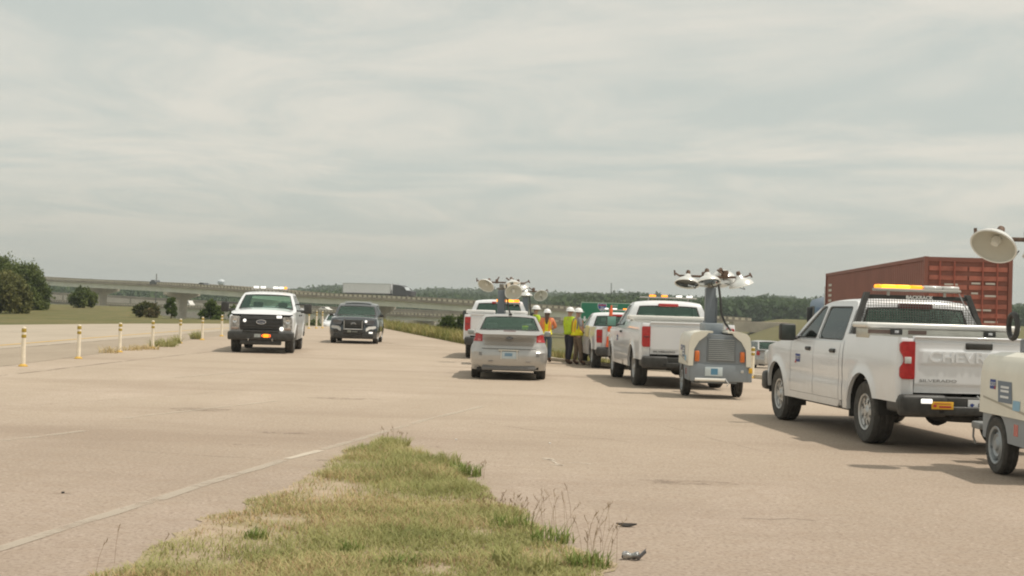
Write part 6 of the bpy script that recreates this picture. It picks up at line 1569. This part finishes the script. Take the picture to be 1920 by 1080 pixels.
person('worker in long yellow vest with orange trim and brown trousers, nearest the white pickup', (2.18, 46.5, -.17), R(-70), 1.84, GREYS, KHAKI, (((-.06, -.02, -.28), (-.0, .12, -.45)), ((.07, .0, -.28), (.02, .16, -.44))), vest=YEL, group='road workers in hard hats', belly=1.1, legs=((-.02, .0), (.02, .12)))

# ------------------------------------------------------------------ small things
def delineator(px, pyb, h, first=None, z=0.0, label=None):
    p = G(px, pyb, z)
    if first is None:
        root = empty('delineator_post', (p.x, p.y, z)); b = MB()
        b.lathe([(.001, .04), (.052, .04), (.047, .60), (.047, .88), (.040, .905), (.001, .915)], n=16); b.build('post', mat('faded_white_post', (.84, .75, .60), .6, var=.08, vscale=6), root)
        for z0, z1 in ((.79, .875), (.66, .735)):
            b = MB(); b.lathe([(.0495, z0), (.0505, z0 + .003), (.0505, z1 - .003), (.0495, z1)], n=16); b.build('reflector_band', mat('olive_yellow_band', (.42, .29, .04), .5), root)
        b = MB(); b.lathe([(.001, .0), (.10, .0), (.10, .02), (.06, .05), (.05, .06)], n=16); b.build('base', mat('yellow_base', (.62, .38, .06), .6), root)
    else: root = copy_tree(first); root.location = (p.x, p.y, z)
    root.scale = (1, 1, h / .915); root.rotation_euler = (R(random.uniform(-.8, .8)), R(random.uniform(-1, 1)), random.uniform(0, 3))
    tag(root, label, 'post', 'white delineator posts with yellow bands'); return root
dl = [(43, 687, .87, 'nearest white post with yellow bands, farthest left in the row'), (147, 672.5, .86, 'second white post from the left in the row'), (224, 660.5, .85, 'third white post from the left, with a grass tuft at its foot'), (286, 653, .88, 'fourth white post from the left, between two grass tufts'),
      (337, 643.5, .88, 'fifth white post from the left, a small weed beside it'), (379, 637.5, .91, 'sixth white post from the left'), (415.5, 630.5, .95, 'seventh white post, just left of the mirror of the pickup facing us'),
      (579, 616.0, 1.1, 'first of the distant posts right of the pickup facing us'), (593, 615.6, 1.1, 'second of the distant posts between the pickup and the dark suv'), (604.5, 615.2, 1.1, 'third of the distant posts, nearest the dark suv'), (570, 612, 1.0, 'small distant post tight beside the white pickup facing us')]
fd = None
for px, py, h, lab in dl:
    o = delineator(px, py, h, fd, label=lab); fd = fd or o
delineator(1410, 709, .80, fd, label='white post with yellow bands standing between the light tower and the foreground pickup')

# orange and white channelizing tube at the third pickup's tailgate
M = Matrix.Translation(p3.location) @ Matrix.Rotation(a2, 4, 'Z'); tl = M @ Vector((-.62, -1.27, .69))
root = empty('channelizer_tube', tl); tag(root, 'tall orange and white banded tube standing on the bumper of the pickup beside the workers', 'traffic channelizer'); root.rotation_euler = (0, R(3), 0)
b = MB(); b.lathe([(.001, .0), (.075, .0), (.070, .05), (.062, .3), (.055, 1.0), (.050, 1.14), (.030, 1.17), (.026, 1.26), (.001, 1.27)], n=16); b.build('tube', mat('traffic_orange', (.80, .13, .03), .5, coat=.3), root)
for z0, z1 in ((.32, .46), (.66, .82)):
    b = MB(); rr_ = lambda z: lerp(.062, .055, (z - .3) / .7) + .003; b.lathe([(rr_(z0), z0), (rr_(z1), z1)], n=16); b.build('reflective_band', mat('band_white', (.72, .70, .70), .4), root)
# orange tail end of another traffic tube lying on the fourth pickup
# green motorway sign
D = 128; s = F / D; A = at(1089, 566.5, D); Bq = at(1190, 568.5, D); zt = (A.z + Bq.z) / 2; zb = at(1139, 609, D).z
root = empty('motorway_sign', ((A.x + Bq.x) / 2, D, gz(8.5, D))); tag(root, 'large green motorway guide sign with white border and a route shield, behind the workers', 'road sign')
hw = (Bq.x - A.x) / 2; z0 = zb - root.location.z; z1 = zt - root.location.z
rp = lambda a, c, d, e, r: roundpoly([(a, c), (d, c), (d, e), (a, e)], r, 4)
b = MB(); b.prism(rp(-hw, z0, hw, z1, .18), lambda u, v, w_: (u, w_, v), -.03, .03); pn = b.build('panel', mat('sign_white', (.40, .52, .44), .5), root, smooth=0)
b = MB(); b.prism(rp(-hw + .07, z0 + .07, hw - .07, z1 - .07, .13), lambda u, v, w_: (u, w_, v), -.036, -.03); b.build('face', mat('sign_green', (.01, .19, .105), .45), pn, smooth=0)
sx_ = at(1129, 575, D).x - root.location.x; sz_ = at(1129, 575.5, D).z - root.location.z
shp = [(-.34, .14), (-.30, .30), (-.15, .24), (0, .31), (.15, .24), (.30, .30), (.34, .14), (.30, -.12), (.16, -.28), (0, -.38), (-.16, -.28), (-.30, -.12)]
b = MB(); b.prism([(sx_ + x * 1.22, sz_ + z * 1.12) for x, z in shp], lambda u, v, w_: (u, w_, v), -.042, -.036); b.build('shield_edge', PLATE, pn, smooth=0)
b = MB(); b.prism([(sx_ + x * 1.1, sz_ + z) for x, z in shp], lambda u, v, w_: (u, w_, v), -.046, -.042); sh = b.build('shield', mat('shield_blue', (.05, .10, .36), .5), pn, smooth=0)
b = MB(); b.box(sx_ - .33, sx_ + .33, -.049, -.046, sz_ + .10, sz_ + .22); b.build('shield_top', mat('shield_red', (.42, .05, .10), .5), sh, smooth=0)
text('26', .34, PLATE, sh, REARM(sx_, -.050, sz_ - .08), ext=.002)
tx = at(1153, 573.5, D); text('EAST', .26, PLATE, pn, REARM(tx.x - root.location.x, -.040, tx.z - root.location.z), ext=.002)
ax = at(1096, 598, D); cx_, cz_ = ax.x - root.location.x, ax.z - root.location.z
b = MB(); b.prism([(cx_ + .0, cz_ - .26), (cx_ + .22, cz_ + .02), (cx_ + .08, cz_ + .02), (cx_ + .08, cz_ + .24), (cx_ - .08, cz_ + .24), (cx_ - .08, cz_ + .02), (cx_ - .22, cz_ + .02)], lambda u, v, w_: (u, w_, v), -.042, -.036); b.build('arrow', PLATE, pn, smooth=0)
for x in (-hw * .6, 0, hw * .6):
    b = MB(); b.box(x - .06, x + .06, .04, .16, -.2, z1 - .1); b.build('post', ALU, root)

# crushed can and flat scrap on the pavement
p = G(1185, 1050); root = empty('crushed_can', (p.x, p.y, 0)); tag(root, 'crushed silver can lying on the pavement at the bottom right of the grass', 'litter')
b = MB(); n = 18
def can(u, v):
    t = 2 * math.pi * v; L0 = u * .105; r = .030 * (1 - .25 * math.exp(-((u - .55) / .12) ** 2)) * (1 + .10 * math.sin(3 * t + u * 9) * math.sin(u * 12))
    if u < .01 or u > .99: r *= .8
    return (-.062 + L0 + .004 * math.sin(t * 2), r * .9 * math.cos(t) + .01 * math.sin(u * 5), .028 + r * .8 * math.sin(t) + .004 * math.sin(u * 9))
b.grid(can, 16, n); b.build('can_body', mat('crumpled_alu', (.55, .55, .53), .28, metal=.75, col2=(.10, .10, .11), vscale=22, bump=.8), root)
b = MB(); b.grid(lambda u, v: (.035 + .05 * u + .006 * math.sin(v * 9), .02 * math.cos(v * 6.28) * (1.2 - .5 * u), .012 + .05 * u + .018 * math.sin(v * 6.28)), 6, 12); b.build('torn_end', mat('crumpled_dark_alu', (.16, .17, .19), .35, metal=.6, bump=.6, vscale=30), root)
p = G(1175, 988); b = MB(); k = 12
b.prism([(.075 * math.cos(2 * math.pi * q / k) * random.uniform(.7, 1.1), .022 * math.sin(2 * math.pi * q / k) * random.uniform(.6, 1.1)) for q in range(k)], lambda u, v, w_: (u, v, w_ + .015 * (u / .07) ** 2), .003, .011)
tag(b.build('rubber_scrap', mat('scrap_black', (.04, .035, .03), .8), loc=(p.x, p.y, 0)), 'small flat dark rubber scrap on the pavement above the crushed can', 'litter')
for px, py, m, lab in ((1031, 832, WC, 'tiny white pebble right of the tip of the grass'), (855, 825, WC, 'tiny white scrap just past the tip of the grass'), (118, 925, BLACKL, 'small dark scrap near the solid lane line at the left')):
    p = G(px, py); b = MB(); b.rbox(-.012, .012, -.01, .01, 0, .014, .005); tag(b.build('pebble', m, loc=(p.x, p.y, 0)), lab, 'litter')

# ------------------------------------------------------------------ foreground grass
poly_px = [(735, 822), (775, 842), (830, 868), (880, 893), (915, 918), (945, 945), (985, 968), (1020, 990), (1050, 1015), (1095, 1040), (1130, 1062), (1145, 1085), (1175, 1130), (1230, 1230), (60, 1230), (70, 1140), (140, 1095), (210, 1065), (300, 1025), (370, 985), (440, 955), (510, 925), (580, 893), (620, 868), (660, 845), (700, 830)]
pl0 = [Vector((G(*p).x, G(*p).y)) for p in poly_px]; pl1 = []
for i, a_ in enumerate(pl0):
    b_ = pl0[(i + 1) % len(pl0)]; k_ = max(1, int((b_ - a_).length / .07)); nn_ = Vector((-(b_ - a_).y, (b_ - a_).x)).normalized()
    for q in range(k_):
        c_ = a_.lerp(b_, q / k_); nz_ = mnoise.noise(Vector((c_.x * 2.2, c_.y * 2.2, 0))) * .16 + mnoise.noise(Vector((c_.x * 8, c_.y * 8, 3))) * .06; pl1.append(tuple(c_ + nn_ * nz_))
poly = np.array(pl1)
b = MB(); pc = poly.mean(0); tri = tessellate_polygon([[Vector((*p, 0)) for p in poly]])
b.add([(p[0], p[1], .004) for p in poly], [tuple(t) for t in tri])
SOIL = groundmat('patchy_soil', [(.42, .325, .235), (1.6, .42, .58, (.27, .24, .11), .8), (6, .45, .6, (.30, .225, .15), .6), (60, .5, .62, (.55, .45, .35), .5)], bump=.8, bscale=50)
tag(b.build('grass_soil', SOIL, smooth=0), kind='structure')
def inside(P, poly):
    x, y = P[:, 0], P[:, 1]; c = np.zeros(len(P), bool); j = len(poly) - 1
    for i in range(len(poly)):
        xi, yi = poly[i]; xj, yj = poly[j]
        c ^= ((yi > y) != (yj > y)) & (x < (xj - xi) * (y - yi) / (yj - yi + 1e-12) + xi); j = i
    return c
def edgedist(P, poly):
    d = np.full(len(P), 1e9)
    for i in range(len(poly)):
        a, c = poly[i], poly[(i + 1) % len(poly)]; ab = c - a; t = np.clip(((P - a) @ ab) / (ab @ ab), 0, 1); d = np.minimum(d, np.linalg.norm(P - (a + t[:, None] * ab), axis=1))
    return d
def vnoise(P, sc, seed):
    r = np.random.default_rng(seed); o = 0
    for k in range(7):
        a = r.uniform(0, 6.28); f = sc * r.uniform(.6, 1.8); o = o + np.sin((P[:, 0] * math.cos(a) + P[:, 1] * math.sin(a)) * f + r.uniform(0, 6.28) + 1.3 * np.sin(P[:, 1] * f * .7 + k))
    return o / 7
def blades(P, H, Wd, lean=.5, zs=0.0):
    """one bent three-step blade per point"""
    n = len(P); a = rng.uniform(0, 2 * math.pi, n); d = np.stack([np.cos(a), np.sin(a)], 1); q = np.stack([-d[:, 1], d[:, 0]], 1)
    ln = H * lean * rng.uniform(.2, 1.6, n); rows = []
    for t, wf in ((0, 1.0), (.45, .8), (.8, .45), (1.0, .08)):
        c = P + d * (ln * t ** 1.8)[:, None]; z = zs + H * (t - .12 * t * t * (ln / H))
        for sg in (-1, 1): rows.append(np.column_stack([c + q * (sg * Wd * wf / 2)[:, None], z]))
    V = np.stack(rows, 1).reshape(-1, 3); base = np.arange(n)[:, None] * 8
    Fq = np.concatenate([base + np.array([[0, 1, 3, 2]]), base + np.array([[2, 3, 5, 4]]), base + np.array([[4, 5, 7, 6]])], 1).reshape(-1, 4)
    return V, Fq
def scatter(n):
    mn, mxx = poly.min(0), poly.max(0); mn[1] = max(mn[1], 6.3); P = rng.uniform(mn, mxx, (n, 2)); return P[inside(P, poly)]
GR1 = leafmat('grass_green', [(.25, .27, .10), (.37, .365, .15), (.54, .49, .25)], scale=1.2)
GR2 = leafmat('grass_dry', [(.38, .31, .15), (.52, .41, .21), (.66, .51, .30)], scale=1.5)
GR3 = leafmat('grass_russet', [(.34, .22, .13), (.46, .31, .19), (.56, .41, .27)], scale=2)
P = scatter(190000); ed = edgedist(P, poly); bare = vnoise(P, 2.6, 3)
bp_ = np.zeros(len(P))
for (px, py, r_) in ((590, 928, .46), (450, 998, .50), (540, 978, .34), (640, 912, .26), (350, 1050, .32), (900, 1000, .16), (1010, 985, .14), (1020, 1040, .15), (820, 1070, .14), (420, 1060, .16)):
    g_ = G(px, py); bp_ = np.maximum(bp_, np.exp(-(((P[:, 0] - g_.x) / r_) ** 2 + ((P[:, 1] - g_.y) / (r_ * 1.4)) ** 2)))
dens = np.clip(ed / .20 + .18 + .5 * vnoise(P, 7, 21), 0, 1) * np.clip(.95 + 1.4 * bare, .10, 1) * (1 - .95 * bp_)
keep = rng.uniform(0, 1, len(P)) < dens; P, ed = P[keep], ed[keep]
tone = vnoise(P, 2.0, 9); dryp = np.clip(.22 + .85 * tone - .25 * np.clip((P[:, 1] - 11.5) / 3, 0, 1), .03, .92); u = rng.uniform(0, 1, len(P))
hgt = (.021 + .021 * (vnoise(P, 3.5, 5) + 1)) * rng.uniform(.6, 1.6, len(P)) * np.clip(ed / .2 + .4, .4, 1) * (1 + .9 * np.clip((P[:, 1] - 11) / 4, 0, 1))
grass = empty('grass', (0, 0, 0)); bpy.data.objects.remove(grass)
sets = [(u > dryp, GR1), ((u <= dryp) & (u > dryp * .35), GR2), (u <= dryp * .35, GR3)]
vs_, fq_, mi_ = [], [], []; off = 0
for i, (mk, m) in enumerate(sets):
    v, f = blades(P[mk], hgt[mk], np.full(mk.sum(), .0060) * rng.uniform(.7, 1.5, mk.sum()), 1.25); vs_.append(v); fq_.append(f + off); mi_.append(np.full(len(f), i)); off += len(v)
go = rawmesh('grass', np.concatenate(vs_), np.concatenate(fq_), GR1); go.data.materials.append(GR2); go.data.materials.append(GR3); go.data.polygons.foreach_set('material_index', np.concatenate(mi_).astype(np.int32))
tag(go, 'patchy green and straw coloured grass covering the pointed island in the foreground', 'grass', kind='stuff')
# coarser tufts: weeds with broad blades along the right edge, seed stalks
def tuft(px, py, n, h, r, m, label, cat='weed', wd=.011, lean=.8, group=None):
    g_ = G(px, py); a = rng.uniform(0, 6.28, n); rr_ = r * np.sqrt(rng.uniform(0, 1, n)); Pt = np.column_stack([np.cos(a) * rr_, np.sin(a) * rr_])
    v, f = blades(Pt, h * rng.uniform(.5, 1.2, n), np.full(n, wd), lean); o = rawmesh('weed_tuft', v, f, m); o.location = (g_.x, g_.y, gz(g_.x, g_.y) if g_.y > 40 else 0); tag(o, label, cat, group); return o
GWD = leafmat('weed_green', [(.14, .19, .05), (.22, .28, .08), (.34, .36, .13)])
for px, py, n, h, r, lab in ((958, 990, 110, .11, .17, 'bright green weed clump on the right edge of the grass, upper one'), (1035, 1015, 120, .11, .16, 'green weed clump on the right edge of the grass, in front of the seed stalks'), (1100, 1062, 120, .10, .14, 'green weed clump nearest the crushed can'), (878, 893, 110, .12, .12, 'dark green weed tuft halfway along the right edge of the grass'),
                           (860, 880, 60, .09, .10, 'small weed tuft above the halfway one on the right edge'), (737, 836, 260, .11, .20, 'taller grass tuft at the pointed tip of the grass island'), (1000, 1075, 120, .13, .14, 'pale green weed clump at the bottom edge, centre right'), (745, 1060, 60, .08, .12, 'broad leaved weed at the bottom, centre'), (655, 1035, 45, .08, .10, 'small green weed left of the bottom centre'), (950, 1062, 80, .14, .10, 'upright pale grass clump at the bottom right'), (830, 870, 160, .13, .18, 'dense grass tuft just below the tip on the right side'),
                           (480, 1010, 70, .08, .08, 'small weed beside the bare patch in the left half of the grass')):
    tuft(px, py, n, h, r, GWD if 'pale' not in lab and 'tip' not in lab else GR1, lab, group='weed tufts in the grass island')
STK = leafmat('seed_stalk', [(.33, .23, .13), (.42, .31, .18), (.24, .15, .09)])
def stalks(cpx, cpy, n, spread, hh, label):
    g_ = G(cpx, cpy); b = MB()
    for k in range(n):
        x, y = random.gauss(0, spread), random.gauss(0, spread * 1.3); h = hh * random.uniform(.55, 1.1); lx, ly = random.uniform(-.35, .45) * h, random.uniform(-.2, .2) * h
        pts = [(x, y, 0), (x + lx * .25, y + ly * .25, h * .5), (x + lx * .65, y + ly * .6, h * .85), (x + lx, y + ly, h)]
        b.tube(pts, [.0011, .0010, .0009, .0007], 3, cap=False)
        for q in range(5):
            t = .72 + .07 * q; c = Vector(pts[2]).lerp(Vector(pts[3]), max(0, (t - .72) / .28)); b.tube([c, c + Vector((random.uniform(-.012, .012), random.uniform(-.01, .01), .014))], [.0026, .0007], 3)
    o = b.build('seed_stalks', STK, loc=(g_.x, g_.y, 0), smooth=0, merge=0); tag(o, label, 'weed', 'dry seed stalks', kind='stuff'); return o
stalks(1030, 1000, 24, .17, .28, 'tall dry seed stalks leaning over the pavement at the right edge of the grass')
stalks(1115, 1058, 16, .07, .28, 'dry seed stalks near the crushed can')
stalks(950, 965, 30, .14, .15, 'reddish dry stalks on the upper right edge of the grass')
stalks(885, 900, 8, .10, .22, 'a few thin seed stalks halfway along the right edge')
stalks(235, 1070, 8, .35, .22, 'sparse dry stalks at the lower left edge of the grass')
stalks(740, 832, 12, .12, .18, 'dry stalks at the tip of the grass island')
for px, py, n, h, r, lab in ((205, 662, 60, .22, .30, 'dry grass tuft left of the third post'), (245, 657, 60, .16, .35, 'low dry tuft right of the third post'), (270, 655, 120, .18, .45, 'green and dry tuft left of the fourth post'), (304, 650, 170, .30, .42, 'bushy tuft right of the fourth post'), (330, 644, 80, .32, .18, 'dark weed at the foot of the fifth post'), (367, 636, 140, .36, .22, 'green weed between the fifth and sixth posts'), (318, 648, 90, .22, .3, 'small tuft left of the fifth post')):
    g_ = G(px, py); tuft(px, py, n, h, r, GR1 if 'dry' not in lab else GR2, lab, wd=.022, lean=.9, group='weed tufts along the posts'); 
# long grass on the verge behind the pavement, right of the dark suv
n = 26000; yy = rng.uniform(50, 104, n); ex_ = np.interp(yy, EY, EX); xx = ex_ + rng.uniform(0, 1, n) ** 1.2 * np.clip(6 - 0 * yy, 0, 6) + .1
zz_ = np.array([gz(x, y) for x, y in zip(xx, yy)]); Pm = np.column_stack([xx, yy]); hh = rng.uniform(.18, .60, n) * (1.1 + .5 * vnoise(Pm, 1.0, 4)) * np.where(yy < 60, .6, 1.0)
v, f = blades(Pm, hh, rng.uniform(.03, .07, n), .5, zs=zz_)
tag(rawmesh('verge_grass', v, f, leafmat('verge_blades', [(.20, .21, .06), (.30, .28, .10), (.42, .34, .16)], scale=.5)), 'long green and straw coloured grass along the far edge of the pavement', 'grass', kind='stuff')

# ------------------------------------------------------------------ haze
HZ = bpy.data.materials.new('haze'); HZ.use_nodes = True
n_, l_ = HZ.node_tree.nodes, HZ.node_tree.links; n_.remove(n_['Principled BSDF'])
pv_ = n_.new('ShaderNodeVolumePrincipled'); pv_.inputs['Color'].default_value = (.86, .93, .95, 1); pv_.inputs['Density'].default_value = .00034; pv_.inputs['Anisotropy'].default_value = .2
l_.new(pv_.outputs[0], n_['Material Output'].inputs['Volume'])
b = MB(); b.box(-2100, 2100, -60, 3900, -9, 60); hz_o = b.build('haze', HZ, smooth=0); tag(hz_o, 'thin pale summer haze over the far woods', 'haze', kind='stuff')
